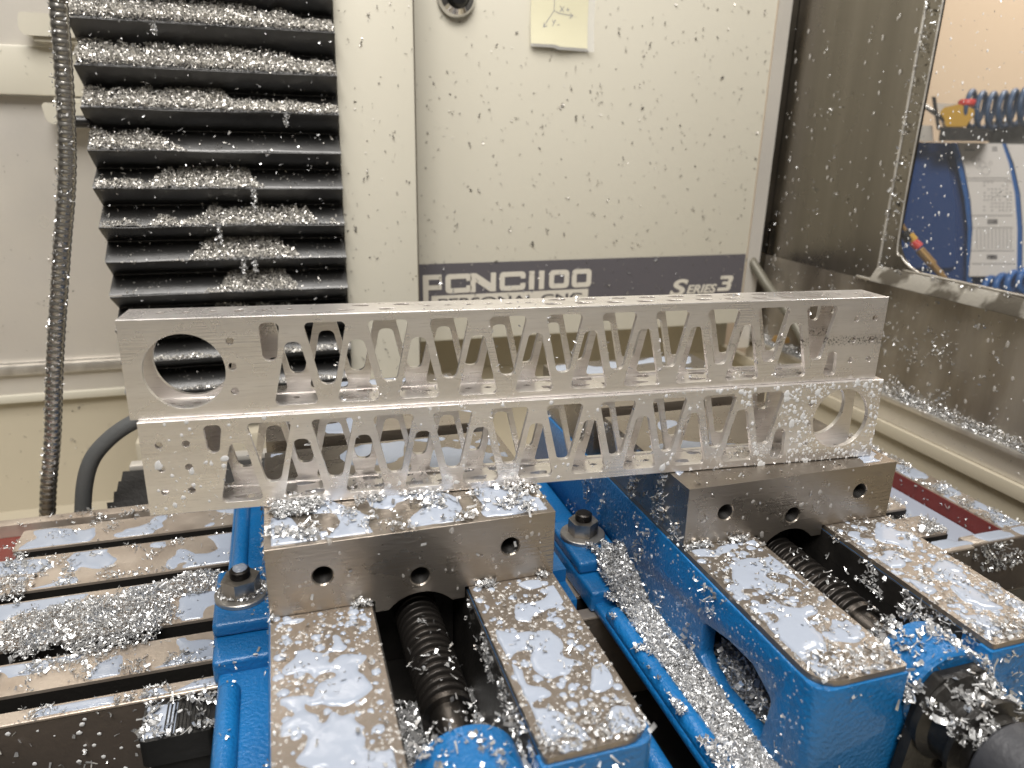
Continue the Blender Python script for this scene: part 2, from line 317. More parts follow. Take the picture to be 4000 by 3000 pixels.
bm = bmesh.new(); add_box(bm, (XL, .0465, -.072), (XP0, .0560, -.0022)); link('front_face', bm2me('front_face', bm, .0008, True), M_tabf, tb)
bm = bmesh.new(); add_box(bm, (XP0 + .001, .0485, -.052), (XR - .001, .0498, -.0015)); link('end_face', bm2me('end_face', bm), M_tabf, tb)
for y0, y1 in ((.066, .1045), (.1105, .172), (.1765, .2325), (.236, .2765)): # undercut webs below the lands
    pass
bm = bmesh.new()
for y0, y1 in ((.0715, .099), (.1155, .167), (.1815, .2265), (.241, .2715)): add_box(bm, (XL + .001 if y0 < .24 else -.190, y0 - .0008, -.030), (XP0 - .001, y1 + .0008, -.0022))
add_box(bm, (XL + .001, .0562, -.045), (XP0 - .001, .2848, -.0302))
link('slot_body', bm2me('slot_body', bm), M_tabs, tb)  # slot walls near-black: shade inside the T slots put into the colour
bm = bmesh.new(); add_box(bm, (XP0 - .0005, .0622, -.045), (XP1 - .0004, .2844, -.0232)); link('end_trough', bm2me('end_trough', bm), M_red, tb)
bm = bmesh.new(); add_box(bm, (XP1 - .0012, .0624, -.0231), (XP1 - .0002, .2843, -.0012)); add_box(bm, (XP0, .2838, -.0231), (XP1 - .0013, .2848, -.0012)); link('trough_wall', bm2me('trough_wall', bm), M_red, tb)
bm = bmesh.new(); add_box(bm, (XL, .2285, -.030), (-.1925, .2847, -.0095)); link('left_trough', bm2me('left_trough', bm, .003, True), M_red, tb)
# ================================================================ VISE (built once, copied)
def make_vise():
    v = empty('machine_vise')
    # cast body
    bm = bmesh.new()
    side = [(-.1085, .0688), (-.1085, .012), (-.1085, .0), (.262, .0), (.268, .010), (.268, .0535), (.256, .069)]
    prism(bm, side, 0, WV - .009, WV + .0012)
    for sx_ in (0, 1):
        q = [(-.0012, -.1232), (.0506, -.1232), (.0506, -.106), (-.0012, -.106)]; rd = [.0135, .001, .001, .001]
        if sx_: q = [(WV - a, b) for a, b in q][::-1]; rd = rd[::-1]
        prism(bm, rpoly(q, rd, 5), 2, .0004, .0688)
        add_box(bm, ((.0088, -.107, .0535), (.0503, .128, .0688)) [0] if not sx_ else (WV - .0503, -.107, .0535), (.0503, .128, .0688) if not sx_ else (WV - .0088, .128, .0688))
    add_box(bm, (.009, -.118, .0), (WV - .009, .262, .007))
    add_box(bm, (.009, .13, .007), (WV - .009, .255, .060))
    add_box(bm, (.0504, -.1215, .0005), (WV - .0504, -.106, .048))
    o = link('vise_body', bm2me('vise_body', bm, .0022, True, 2), M_blue, v)
    bm = bmesh.new(); prism(bm, side, 0, -.0012, .0088); o = link('side_wall', bm2me('side_wall', bm), M_blue, v)
    cb = bmesh.new()
    hole = rpoly([(-.031, .041), (-.055, .0465), (-.076, .048), (-.094, .040), (-.090, .012), (-.050, .0105), (-.031, .019)], .004, 3)
    prism(cb, hole, 0, -.01, .0206); boolean(o, cb); chamfer(o, .0018, 40, 2, True); o.data.set_sharp_from_angle(angle=math.radians(38))
    # bottom flange with raised lip and clamping lug, both sides
    bm = bmesh.new()
    for s in (0, 1):
        X = (lambda x: x) if s == 0 else (lambda x: WV - x)
        def bx(a, b, zz0, zz1, y0, y1): add_box(bm, (min(X(a), X(b)), y0, zz0), (max(X(a), X(b)), y1, zz1))
        bx(-.034, -.0013, .0005, .0075, -.118, .262)
        r = bmesh.ops.create_cone(bm, cap_ends=True, segments=14, radius1=.0062, radius2=.0062, depth=.150)
        for q in r['verts']: q.co = Vector((X(-.027) + q.co.x, -.043 + q.co.z, .0085 + q.co.y * .95))
        r = bmesh.ops.create_cone(bm, cap_ends=True, segments=14, radius1=.0055, radius2=.0055, depth=.112)
        for q in r['verts']: q.co = Vector((X(-.026) + q.co.x, .207 + q.co.z, .0085 + q.co.y * .95))
        prism(bm, [(min(X(-.0365), X(-.0015)), .046), (max(X(-.0365), X(-.0015)), .046), (max(X(-.0385), X(-.0015)), .135), (min(X(-.0385), X(-.0015)), .135)], 2, .0006, .0165)
        prism(bm, [(min(X(-.037), X(-.0015)), .068), (max(X(-.037), X(-.0015)), .068), (max(X(-.0372), X(-.0015)), .128), (min(X(-.0372), X(-.0015)), .128)], 2, .0166, .026)
    link('base_flange', bm2me('base_flange', bm, .0030, True, 3), M_blue, v)
    # hardened ways
    for x0, x1, rr in ((0, .0505, (.002, .0005, .0005, .011)), (.1033, WV, (.002, .011, .0005, .0005))):
        bm = bmesh.new(); pts = [(x0, -.122), (x1, -.122), (x1, .129), (x0, .129)]
        rad = [.013, .002, .0005, .0005] if x0 == 0 else [.002, .013, .0005, .0005]
        prism(bm, rpoly(pts, rad, 5), 2, .0690, ZW); o = link('way_rail', bm2me('way_rail', bm, .0006, True, 1), M_grnd, v)
    bm = bmesh.new(); add_box(bm, (.1020, -.116, .0535), (.1032, .128, .0688)); add_box(bm, (.0506, -.104, .0075), (.0518, .128, .0688)); add_box(bm, (.1020, -.104, .0075), (.1032, .128, .0533)); add_box(bm, (.052, -.05, .0071), (.1018, .128, .0085)); link('slot_shade_liner', bm2me('slot_shade_liner', bm), M_dark, v)  # black rail side; inner walls and floor coloured black for the slot's shade
    # movable jaw
    arch = [(.0768 + .0225 * math.cos(t), .0512 + .0225 * math.sin(t)) for t in np.linspace(math.radians(40), math.radians(140), 17)]
    bm = bmesh.new(); prism(bm, [(0, ZW + .0003), (.0525, ZW + .0003), (.0525, .0657)] + arch[::-1] + [(.1012, .0657), (.1012, ZW + .0003), (WV, ZW + .0003), (WV, ZT), (0, ZT)], 1, 0, .121)
    o = link('movable_jaw', bm2me('movable_jaw', bm), M_jaw, v)
    cb = bmesh.new()
    for hx, hz in ((.027, .0925), (.0768, .0834), (.1268, .0935)):
        prof = [(.0056, -.002), (.0056, .0002), (.0050, .0008)]
        for i in range(14): prof += [(.0052, .001 + i * .0014), (.0045, .0017 + i * .0014)]
        lathe(cb, prof, 1, (hx, 0, hz), 24)
    boolean(o, cb)
    o.data.materials.append(M_tabs)  # near-black hole walls: shade inside the tapped holes put into the colour
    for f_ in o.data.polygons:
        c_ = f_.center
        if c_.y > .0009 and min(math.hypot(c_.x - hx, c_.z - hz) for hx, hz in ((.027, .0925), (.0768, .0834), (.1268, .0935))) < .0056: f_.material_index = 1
    chamfer(o, .0010, 50)
    # fixed jaw
    box('fixed_jaw', (.0005, .139, .060), (WV - .0005, .2555, ZT), M_jaw, v, .0007)
    # lead screw
    n = 22; Vv = []; Fc = []; pitch = .0052; y0, y1 = .029, -.064; st = 16
    N = int((y0 - y1) / pitch * st)
    for i in range(N + 1):
        y = y0 + (y1 - y0) * i / N
        for k in range(n):
            a = 2 * PI * k / n; ph = ((y / pitch) + k / n) % 1; t = abs(ph - .5) * 2; r = .0098 + .0026 * min(1, max(0, (t - .28) * 3.2))
            Vv.append((.0768 + r * math.cos(a), y, .050 + r * math.sin(a)))
    Fc = [(i * n + k, i * n + (k + 1) % n, (i + 1) * n + (k + 1) % n, (i + 1) * n + k) for i in range(N) for k in range(n)]
    link('lead_screw', mesh('lead_screw', Vv, Fc, True), M_scr, v)
    bm = bmesh.new(); lathe(bm, [(.0125, .0), (.0125, -.003), (.0090, -.0032), (.0090, -.045)], 1, (.0768, -.0635, .050), 28); link('screw_shaft', bm2me('screw_shaft', bm, 0, True), M_shaft, v)
    bm = bmesh.new(); add_box(bm, (.0526, .030, .009), (.1012, .06, .0652)); link('arch_shade_block', bm2me('arch_shade_block', bm, 0, True), M_tabs, v)  # black fill block, a solid standing for the shade under the jaw arch
    # cast boss that carries the screw
    bm = bmesh.new(); lathe(bm, [(.021, .0), (.0235, -.0015), (.0240, -.026), (.0225, -.0275)], 1, (.0768, -.0965, .0505), 40)
    add_box(bm, (.0615, -.1225, .006), (.092, -.0985, .05)); link('screw_boss', bm2me('screw_boss', bm, 0, True), M_blue, v)
    # black bearing housing
    bm = bmesh.new(); prism(bm, rpoly([(.050, .002), (.104, .002), (.099, .056), (.090, .067), (.064, .067), (.0555, .056)], .004, 4), 1, -.1300, -.1243)
    lathe(bm, [(.0245, 0), (.0245, -.004), (.0205, -.007), (.0205, -.0165), (.0235, -.0185), (.0235, -.021), (.0170, -.0215), (.0165, -.026), (.014, -.0262), (.014, -.032)], 1, (.0768, -.128, .0430), 40)
    link('bearing_housing', bm2me('bearing_housing', bm, .0003, True), M_black, v)
    for hx, hz in ((.0585, .044), (.095, .044), (.0768, .012)):
        bm = bmesh.new(); lathe(bm, [(.0036, 0), (.0036, -.003), (.0030, -.0036), (.0018, -.0036), (.0017, -.0015)], 1, (hx, -.1298, hz), 16); link('cap_screw', bm2me('cap_screw', bm, 0, True), M_black, v)
    bm = bmesh.new(); lathe(bm, [(.0190, 0), (.0205, -.0015), (.0205, -.022), (.0192, -.0235), (.0192, -.026), (.0203, -.0275), (.0203, -.13)], 1, (.0768, -.156, .0425), 36); link('crank_socket', bm2me('crank_socket', bm, 0, True), M_hand, v)
    return v
M_scr = mat('oiled_thread_steel', (.035, .031, .028), .7, .34, bump=(200, .3))
M_shaft = mat('oiled_shaft_steel', (.12, .11, .10), .95, .28, bump=(400, .2), stretch=(1, .1, 1))
M_black = mat('black_housing', (.018, .0165, .015), .35, .38, bump=(250, .4), var=(60, (.04, .037, .033), .45, .7))
vise = make_vise(); tag(vise, 'blue machine vise on the left, its screw bare between the ways', 'vise', 'blue vises bolted to the table')
def copy_tree(o, parent=None):
    c = o.copy(); COL.objects.link(c); c.parent = parent
    for ch in list(o.children): copy_tree(ch, c)
    return c
V2 = (.2378, .0038, 0)
vise2 = copy_tree(vise); vise2.location = V2; tag(vise2, 'blue machine vise on the right with dark grey crank socket and opening in its side', 'vise', 'blue vises bolted to the table')
# ---- hold down nuts
def hexnut(name, x, y, z, lab, rz, ns=.0098, nh=.0115, wr=.0165, top=.010):
    t = empty(name, (x, y, z), rz); tag(t, lab, 'clamp nut', 'hold-down nuts on the vise lugs')
    bm = bmesh.new(); lathe(bm, [(wr, 0), (wr, .0022), (wr - .0006, .0028), (ns * .8, .0028)], 2, (0, 0, 0), 40); link('washer', bm2me('washer', bm, 0, True), M_wash, t)
    bm = bmesh.new(); prism(bm, circ(0, 0, ns, 6), 2, .0029, .0029 + nh); link('hex_nut', bm2me('hex_nut', bm, .0009, True, 2), M_nut, t)
    bm = bmesh.new(); prof = [(.0058, 0)]
    for i in range(7): prof += [(.0062, .0008 + i * top / 7), (.0054, .0008 + (i + .5) * top / 7)]
    top -= .002; prof += [(.0048, top + .003)]; lathe(bm, prof, 2, (0, 0, .0029 + nh - .001), 24); link('stud', bm2me('stud', bm, 0, True), M_scr, t)
    return t
hexnut('clamp_nut', -.0205, .096, .0262, 'hex nut and washer on the left vise lug with a coolant drop on its stud', .25, ns=.0118, nh=.0105, top=.006)
hexnut('clamp_nut', .2378 - .0205, .1060, .0262, 'hex nut on a tall threaded stud in the gap between the vises', .6, ns=.0110, nh=.0105, top=.006)
# ================================================================ THE TUBES
L_, H_, W_ = .4372, .0524, .0262; RO = math.radians(1.0)   # the stack leans back a little on the chips under it
FR = {1: ((-.05640, .05030), -.0801, ZT + .0001 + W_ * math.sin(RO)), 2: ((-.05990, .05640 - .001), -.08097, ZT + .0002 + W_ * math.sin(RO) + H_ * math.cos(RO))}
def TP(k, u, v, z):
    (ox, oy), yaw, z0 = FR[k]; c, s = math.cos(yaw), math.sin(yaw); cr_, sr_ = math.cos(RO), math.sin(RO); oy = oy + (H_ * sr_ if k == 2 else 0) - (.001 if k == 2 else 0)
    vv = v * cr_ + z * sr_; zz = -v * sr_ + z * cr_
    return np.stack(np.broadcast_arrays(ox + u * c - vv * s, oy + u * s + vv * c, z0 + zz), -1)
def tube_beam(name, flip, kk, lab):
    t = .0030; t2 = .0032
    bm = bmesh.new(); prism(bm, rpoly([(0, 0), (W_, 0), (W_, H_), (0, H_)], .0004, 2), 0, -.0006, L_ - .0004)
    me = bm2me(name, bm); o = link(name, me, M_al)
    cb = bmesh.new(); prism(cb, rpoly([(t, t2), (W_ - t, t2), (W_ - t, H_ - t2), (t, H_ - t2)], .0006, 2), 0, -.01, L_ + .01)
    boolean(o, cb); cb = bmesh.new()
    Fl = (lambda p: (.4376 - p[0], H_ - p[1])) if flip else (lambda p: p)
    def cut(pts, both=False):
        if both: prism(cb, [Fl(p) for p in pts], 1, -.005, W_ + .005); return
        prism(cb, [Fl(p) for p in pts], 1, -.005, W_ * .5 - .001); prism(cb, [(Fl(p)[0], H_ - Fl(p)[1]) for p in pts][::-1], 1, W_ * .5 + .001, W_ + .005)
    mm = .001
    cut(circ(.02785, .0246, .0198, 56), True)
    for z in (39.8, 26.3, 13.0): cut(circ(.0511, z * mm, .00205, 16), True)
    for x in (416.3, 429.4):
        for z in (39.3, 26.0, 12.9): cut(circ(x * mm, z * mm, .0019, 16), True)
    for k_ in range(10):
        c = (98.3 + 32.57 * k_) * mm; cut(rpoly([(c - .0110, .0481), (c - .0037, .0143), (c + .0037, .0143), (c + .0110, .0481)], [.0026, .0033, .0033, .0026], 5))
        c = (81.6 + 32.57 * k_) * mm; cut(rpoly([(c - .0115, .0038), (c + .0115, .0038), (c + .0036, .0381), (c - .0036, .0381)], [.0024, .0024, .0033, .0033], 5))
    cut(rpoly([(.0654, .0487), (.0663, .0285), (.0732, .0285), (.0758, .0487)], .0030, 5)); cut(rpoly([(.3981, .0036), (.4074, .0036), (.4062, .0190), (.4005, .0190)], .0026, 5))
    boolean(o, cb); cb = bmesh.new()
    def cutz(pts): prism(cb, [((.4376 - p[0]) if flip else p[0], p[1]) for p in pts], 2, -.005, H_ + .005)
    for k_ in range(6): cutz(circ((16.8 + 12.75 * k_) * mm, .0141, .0019 if k_ != 3 else .0026, 14))
    def tear(u, v, s, L=.0060):
        cutz(rpoly([(u - L * s, v - .0006), (u - .001 * s, v - .0026), (u + .0026 * s, v - .0022), (u + .0034 * s, v + .0022), (u - .001 * s, v + .0026), (u - L * s, v + .0008)][::(1 if s > 0 else -1)], .0008, 3))
    for k_ in range(4): tear((108 + 10.9 * k_) * mm, .0085 if k_ % 2 == 0 else .0195, 1 if k_ % 2 else -1)
    for k_ in range(6): cutz(rpoly([((153 + 11.6 * k_) * mm - .0028, .0135), ((153 + 11.6 * k_) * mm, .0122), ((153 + 11.6 * k_) * mm + .0028, .0135), ((153 + 11.6 * k_) * mm, .0158)], .0004, 2))
    for k_ in range(19): tear((222 + 9.3 * k_) * mm, .0085 if k_ % 2 == 0 else .0195, -1 if k_ % 2 == 0 else 1, .0075)
    for x in (411, 424): cutz(circ(x * mm, .0141, .0018, 14))
    boolean(o, cb)
    o.data.materials.clear(); o.data.materials.append(M_al if kk == 1 else M_al2); chamfer(o, .0003, 40)
    o.location = tuple(TP(kk, 0, 0, 0)); o.rotation_euler = (-RO, 0, FR[kk][1]); tag(o, lab, 'aluminium tube', 'milled lattice tubes stacked on the vises'); return o
TB1 = tube_beam('lattice_tube', True, 1, 'lower aluminium lattice tube speckled with milky coolant, round bore at its right end')
TB2 = tube_beam('lattice_tube', False, 2, 'upper aluminium lattice tube, drier, round bore at its left end')
# ================================================================ BACKGROUND MACHINE
# vertical bellows
bl = empty('column_bellows', (0, .45, 0)); tag(bl, 'black pleated bellows covering the machine column, its ledges heaped with silvery chips', 'bellows')
RZ = [.575, .539, .503, .467, .4305, .3955, .3575, .3225, .286, .252, .2165, .183, .150, .116, .083, .050, .018]
for i in range(len(RZ) - 1):
    zr, zn = RZ[i], RZ[i + 1]; zv = zr - (zr - zn) * .5; nx = 40; V3 = []; Fc = []
    prof = [(.0005, zr + .0006), (-.0008, zr), (.0, zr - .0012), (.027, zv + .0008), (.0285, zv), (.027, zv - .0008), (.0012, zn + .0022), (.0005, zn + .0008)]
    for a in range(nx + 1):
        x = -.1405 + (.0855 + .1405) * a / nx
        for (py, pz) in prof:
            wv = (vn(x * 22, i * 3.1, 2) - .5) * .0030 + (vn(x * 80, i * 2.1 + pz * 40, 6) - .5) * .0008
            wt = 1 if py < .01 else .35
            V3.append((x + (0.004 * (vn(i * 1.7 + pz * 30, 3, 9) - .5) if a in (0,) else 0), py + wv * wt, pz + wv * .35 * wt))
    n = len(prof); Fc = [(a * n + k, (a + 1) * n + k, (a + 1) * n + k + 1, a * n + k + 1) for a in range(nx) for k in range(n - 1)]
    link('pleat', mesh('pleat', V3, Fc, True), M_rub, bl)
bx = box('bellows_core', (-.136, .0295, .0), (.0845, .045, .6), M_rub, bl, 0); 
# column body
cl = empty('machine_column', (0, .5, 0)); tag(cl, 'beige machine column with a vertical groove beside the black bellows', 'machine column')
box('column_front', (.0862, -.028, -.1), (.1655, .2, .62), M_beige, cl, .004)
box('column_core', (-.136, -.002, -.1), (.0858, .2, .62), M_beigel, cl, .002)
box('panel_groove', (.1658, .0, .0575), (.1712, .2, .62), M_beiged, cl, 0)
box('column_foot', (-.138, -.06, -.2), (.205, .18, .0), M_beigel, cl, .004)
# cabinet
cb_ = empty('control_cabinet', (0, .55, .0575)); tag(cb_, 'beige electrical cabinet lettered PCNC 1100 PERSONAL CNC and Series 3, spattered with chips', 'machine cabinet')
bm = bmesh.new(); add_box(bm, (.1718, 0, 0), (.6455, .2, .56)); link('cabinet_shell', bm2me('cabinet_shell', bm, .003, True), M_beige, cb_)
Pl = lambda y: (lambda u, v, z: (u, y - z, v))
bp = flat('name_band', [[(.1755, .032), (.6425, .032), (.6425, .0995), (.1755, .0985)]], M_slate, cb_, Pl(-.0004), .0006)
def G(x, w, kind):
    """heavy squared letters, height 1, in unit box"""
    t = .27; c = .2
    O = lambda: [rpoly([(x, 0), (x + w, 0), (x + w, 1), (x, 1)], .22, 4), rpoly([(x + .27, .26), (x + w - .27, .26), (x + w - .27, .74), (x + .27, .74)], .06, 3)]
    if kind == '0': return O()
    if kind == 'C': return [rpoly([(x, 0), (x + w, 0), (x + w, .38), (x + w - .27, .38), (x + w - .27, .26), (x + .27, .26), (x + .27, .74), (x + w - .27, .74), (x + w - .27, .62), (x + w, .62), (x + w, 1), (x, 1)], [.2, .2, .03, .03, .03, .04, .04, .03, .03, .03, .2, .2], 3)]
    if kind == 'N': return [[(x, 0), (x + .27, 0), (x + .27, .55), (x + w - .30, 0), (x + w, 0), (x + w, 1), (x + w - .27, 1), (x + w - .27, .45), (x + .30, 1), (x, 1)]]
    if kind == '1': return [[(x, 0), (x + .29, 0), (x + .29, 1), (x, 1)]]
    if kind == 'P': return [[(x, -1.05), (x + .27, -1.05), (x + .27, -.02), (x + .27, .22), (x + w, .22), (x + w, 1), (x, 1)], [(x + .3, .48), (x + .3, .75), (x + w - .1, .75), (x + w - .1, .48)]]
pol = []; gs = .0195; gx = 1.28
seq = [('P', 0, .95), ('C', 1.15, 1.35), ('N', 2.45, 1.35), ('C', 4.0, 1.4), ('1', 5.6, .3), ('1', 6.15, .3), ('0', 6.72, 1.12), ('0', 8.0, 1.12)]
for kd, x, wd in seq: pol += G(x, wd, kd)
s_ = .2245 / 9.12
pol = [[(.1845 + p[0] * s_, .0585 + .0012 * p[0] * s_ / .2245 + p[1] * .0240 + .0026) for p in q] for q in pol]
for i_, q in enumerate(pol): flat('letters_pcnc', [q], M_ink if i_ != 1 else M_slate, cb_, Pl(-.0011 if i_ != 1 else -.0015), .0004) if i_ in (0, 1) else None
def holes(i0, i1): return pol[i0:i1]
flat('letters_pcnc', [pol[2]], M_ink, cb_, Pl(-.0011), .0004); flat('letters_pcnc', [pol[3]], M_ink, cb_, Pl(-.0011), .0004); flat('letters_pcnc', [pol[4]], M_ink, cb_, Pl(-.0011), .0004)
flat('letters_pcnc', [pol[5]], M_ink, cb_, Pl(-.0011), .0004); flat('letters_pcnc', [pol[6]], M_ink, cb_, Pl(-.0011), .0004)
flat('letters_pcnc', holes(7, 9), M_ink, cb_, Pl(-.0011), .0004); flat('letters_pcnc', holes(9, 11), M_ink, cb_, Pl(-.0011), .0004)
flat('letter_box', [[(.1950, .0345), (.4055, .0345), (.4055, .0598), (.1950, .0588)]], M_ink, cb_, Pl(-.0011), .0004)
def text(name, s, x0, x1, z0, z1, m, yy, off=0, shear=0):
    cu = bpy.data.curves.new(name, 'FONT'); cu.body = s; cu.offset = off; cu.shear = shear; cu.extrude = .003; cu.size = 1
    o = bpy.data.objects.new('t', cu); COL.objects.link(o); dg = bpy.context.evaluated_depsgraph_get(); me = bpy.data.meshes.new_from_object(o.evaluated_get(dg)); bpy.data.objects.remove(o)
    c = np.array([v.co[:] for v in me.vertices]); a, b = c[:, :2].min(0), c[:, :2].max(0)
    for v in me.vertices: v.co = (x0 + (v.co.x - a[0]) / (b[0] - a[0]) * (x1 - x0), yy - v.co.z * .05, z0 + (v.co.y - a[1]) / (b[1] - a[1]) * (z1 - z0))
    me.materials.clear(); return link(name, me, m, cb_)
text('letters_personal', 'PERSONAL CNC', .2035, .3970, .0450, .0550, M_ink2, -.0016, .018)
text('letters_series', 'S', .5270, .5550, .0440, .0675, M_ink, -.0012, .03, .25); text('letters_series', 'ERIES', .5535, .6010, .0465, .0590, M_ink, -.0012, .03, .25)
three = [(0, .0), (.86, .0), (1, .12), (1, .42), (.9, .52), (1, .62), (1, .88), (.86, 1), (0, 1), (0, .78), (.66, .78), (.66, .61), (.25, .61), (.25, .42), (.66, .42), (.66, .22), (0, .22)]
flat('letters_series', [[(.6020 + .0205 * a + .0045 * b, .0485 + .0215 * b) for a, b in three]], M_ink, cb_, Pl(-.0011), .0004)
# knob and note on the cabinet
kn = empty('round_push_button', (.227, .549, .451)); tag(kn, 'chrome rimmed round push button high on the beige cabinet', 'push button')
bm = bmesh.new(); lathe(bm, [(.0205, 0), (.0215, -.003), (.0190, -.0085), (.0135, -.0105), (.0125, -.006)], 1, (0, 0, 0), 40); link('chrome_bezel', bm2me('chrome_bezel', bm, 0, True), M_chrome, kn)
bm = bmesh.new(); lathe(bm, [(.0120, -.004), (.0120, -.0125), (.0095, -.0155), (.004, -.0165)], 1, (0, 0, 0), 32); link('button_cap', bm2me('button_cap', bm, 0, True), M_plas, kn)
bm = bmesh.new(); lathe(bm, [(.0035, -.0001), (.0035, -.002)], 1, (.0145, -.0088, .0045), 12); link('red_mark', bm2me('red_mark', bm), M_redl, kn)
nt_ = empty('sticky_note', (.35, .549, .43)); tag(nt_, 'curled yellow sticky note with hand drawn axis arrows in a clear sleeve', 'note')
def curl(u, v, d): return (-.0355 + u, -.0015 - .009 * max(0, (.5 - v / .08)) ** 2 * 1.6 - d - .0015 * math.sin(u * 60), -.0235 + v + (.0018 if u < .03 else 0) - .03 * u * .04)
def grid(name, nu, nv, lu, lv, d, m, parent, u0=0, v0=0):
    V3 = [curl(u0 + lu * i / nu, v0 + lv * j / nv, d) for i in range(nu + 1) for j in range(nv + 1)]
    return link(name, mesh(name, V3, [(i * (nv + 1) + j, (i + 1) * (nv + 1) + j, (i + 1) * (nv + 1) + j + 1, i * (nv + 1) + j + 1) for i in range(nu) for j in range(nv)], True), m, parent)
grid('paper', 12, 14, .0715, .085, 0, M_note, nt_); grid('clear_sleeve', 12, 14, .0800, .090, .0012, M_slv, nt_, -.0005, -.0035)
def pen(pts, wd=.0007):
    V3 = []; Fc = []
    for i in range(len(pts) - 1):
        a = np.array(pts[i]); b = np.array(pts[i + 1]); d = b - a; n_ = np.array([-d[1], d[0]]) / (np.hypot(*d) + 1e-9) * wd / 2; k0 = len(V3)
        for t in range(5):
            p = a + d * t / 4; V3 += [curl(*(p - n_), .0004), curl(*(p + n_), .0004)]
        Fc += [(k0 + 2 * t, k0 + 2 * t + 2, k0 + 2 * t + 3, k0 + 2 * t + 1) for t in range(4)]
    link('pencil_mark', mesh('pencil_mark', V3, Fc), M_pen, nt_)
for pts in ([(.028, .083), (.0278, .036)], [(.0278, .036), (.052, .034)], [(.048, .0365), (.052, .034), (.0475, .031)], [(.0278, .036), (.015, .018)], [(.016, .023), (.015, .018), (.020, .0195)],
            [(.035, .043), (.040, .037)], [(.040, .043), (.035, .037)], [(.043, .040), (.047, .040)], [(.045, .042), (.045, .038)], [(.026, .026), (.028, .023)], [(.030, .027), (.026, .0195)], [(.032, .023), (.035, .0235)], [(.056, .070), (.056, .052)], [(.054, .055), (.056, .052), (.058, .0555)]): pen(pts)
# right enclosure side with window
XW = .68
sw = empty('enclosure_side_wall', (XW, 0, 0)); tag(sw, 'dark brushed stainless enclosure wall on the right with a framed window', 'enclosure wall')
wy0, wy1, wz0 = -.55, .322, .176      # window opening (wy1 its far edge)
bm = bmesh.new(); pts = [(-.6, .155), (.3445, .155), (.3445, .75), (-.6, .75)]
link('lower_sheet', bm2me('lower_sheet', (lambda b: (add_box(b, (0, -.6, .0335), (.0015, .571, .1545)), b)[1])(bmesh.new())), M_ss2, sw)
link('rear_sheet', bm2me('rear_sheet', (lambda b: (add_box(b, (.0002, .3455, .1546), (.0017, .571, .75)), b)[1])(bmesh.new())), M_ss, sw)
# frame: outer minus rounded opening
hole = rpoly([(wy0, wz0), (wy1, wz0), (wy1, .80), (wy0, .80)], [.0, .040, 0, 0], 10)
o = flat('window_frame', [[(-.6, .155), (.3452, .155), (.3452, .76), (-.6, .76)], [(a, min(b, .758)) for a, b in hole]], M_ss, sw, lambda u, v, z: (-.0012 + z, u, v), .003)
bm = bmesh.new(); prism(bm, [(-.0125, -.0195), (-.0125, -.0180), (-.0012, 0), (.0, 0), (.0, -.0195)], 1, -.6, .3440)
for v_ in bm.verts: v_.co.z += .1762
link('window_sill', bm2me('window_sill', bm, .0006, True), mat('wet_sill_steel', (.50, .48, .45), .75, .35, bump=(200, .3), var=(26, (.16, .145, .125), .52, .60)), sw)
tube('frame_bead', [(-.0028, -.55, .1565), (-.0028, .30, .1565), (-.0028, .338, .1568), (-.0028, .3435, .163), (-.0028, .3435, .20), (-.0028, .3435, .45), (-.0028, .3435, .74)], lambda s: .0016, M_gal, sw, 8, .006)
tube('window_seal', [(-.0026, -.5, wz0 - .001), (-.0026, .24, wz0 - .001), (-.0026, .285, wz0 - .0005), (-.0026, .312, wz0 + .012), (-.0026, wy1 + .0005, wz0 + .042), (-.0026, wy1 + .0005, .45), (-.0026, wy1 + .0005, .74)], lambda s: .0011, M_gal, sw, 8, .005)
box('window_pane', (.002, -.58, .16), (.005, .34, .75), M_pane, sw, 0)
box('corner_flange', (-.0338, .5490, .02), (-.0140, .5505, .75), M_ssl, sw, 0)
box('flange_lip', (-.0138, .5540, .02), (-.0005, .5600, .75), M_ss, sw, .0008)
box('bright_ledge', (-.010, -.6, .0275), (.0016, .5712, .0330), M_gal, sw, .001)
box('grey_strip', (-.0015, -.6, .0015), (.0018, .5712, .0272), M_ssl, sw, .0004)
# tray
tr = empty('chip_tray', (0, 0, -.15)); tag(tr, 'beige painted chip tray rim running round the back and right side below the stainless sheets', 'chip tray')
box('tray_rim', (XW - .007, -.6, .1365), (XW + .004, .634, .151), M_beigel, tr, .0015)
box('tray_front', (-.9, -.606, .0), (XW, -.6, .24), M_beige, tr, .001)
box('tray_side', (XW - .0, -.6, .0), (XW + .003, .634, .1348), M_beigel, tr, 0)
box('tray_back_rim', (-.9, .618, .1435), (-.15, .634, .1535), M_beige, tr, .003)
box('tray_back', (-.9, .628, .0), (XW, .632, .1433), M_beigel, tr, 0)
box('tray_back_upper', (.02, .6285, .1434), (XW, .6315, .30), M_beigel, tr, 0)
box('tray_floor', (-.9, -.6, -.006), (XW, .64, 0), M_beigel, tr, 0)
bx_s = box('saddle_cover', (-.25, -.20, -.13), (.66, .12, -.075), M_rub, None, .004); tag(bx_s, 'black rubber cover below the table front, in the dark gap between the vises', 'way cover')
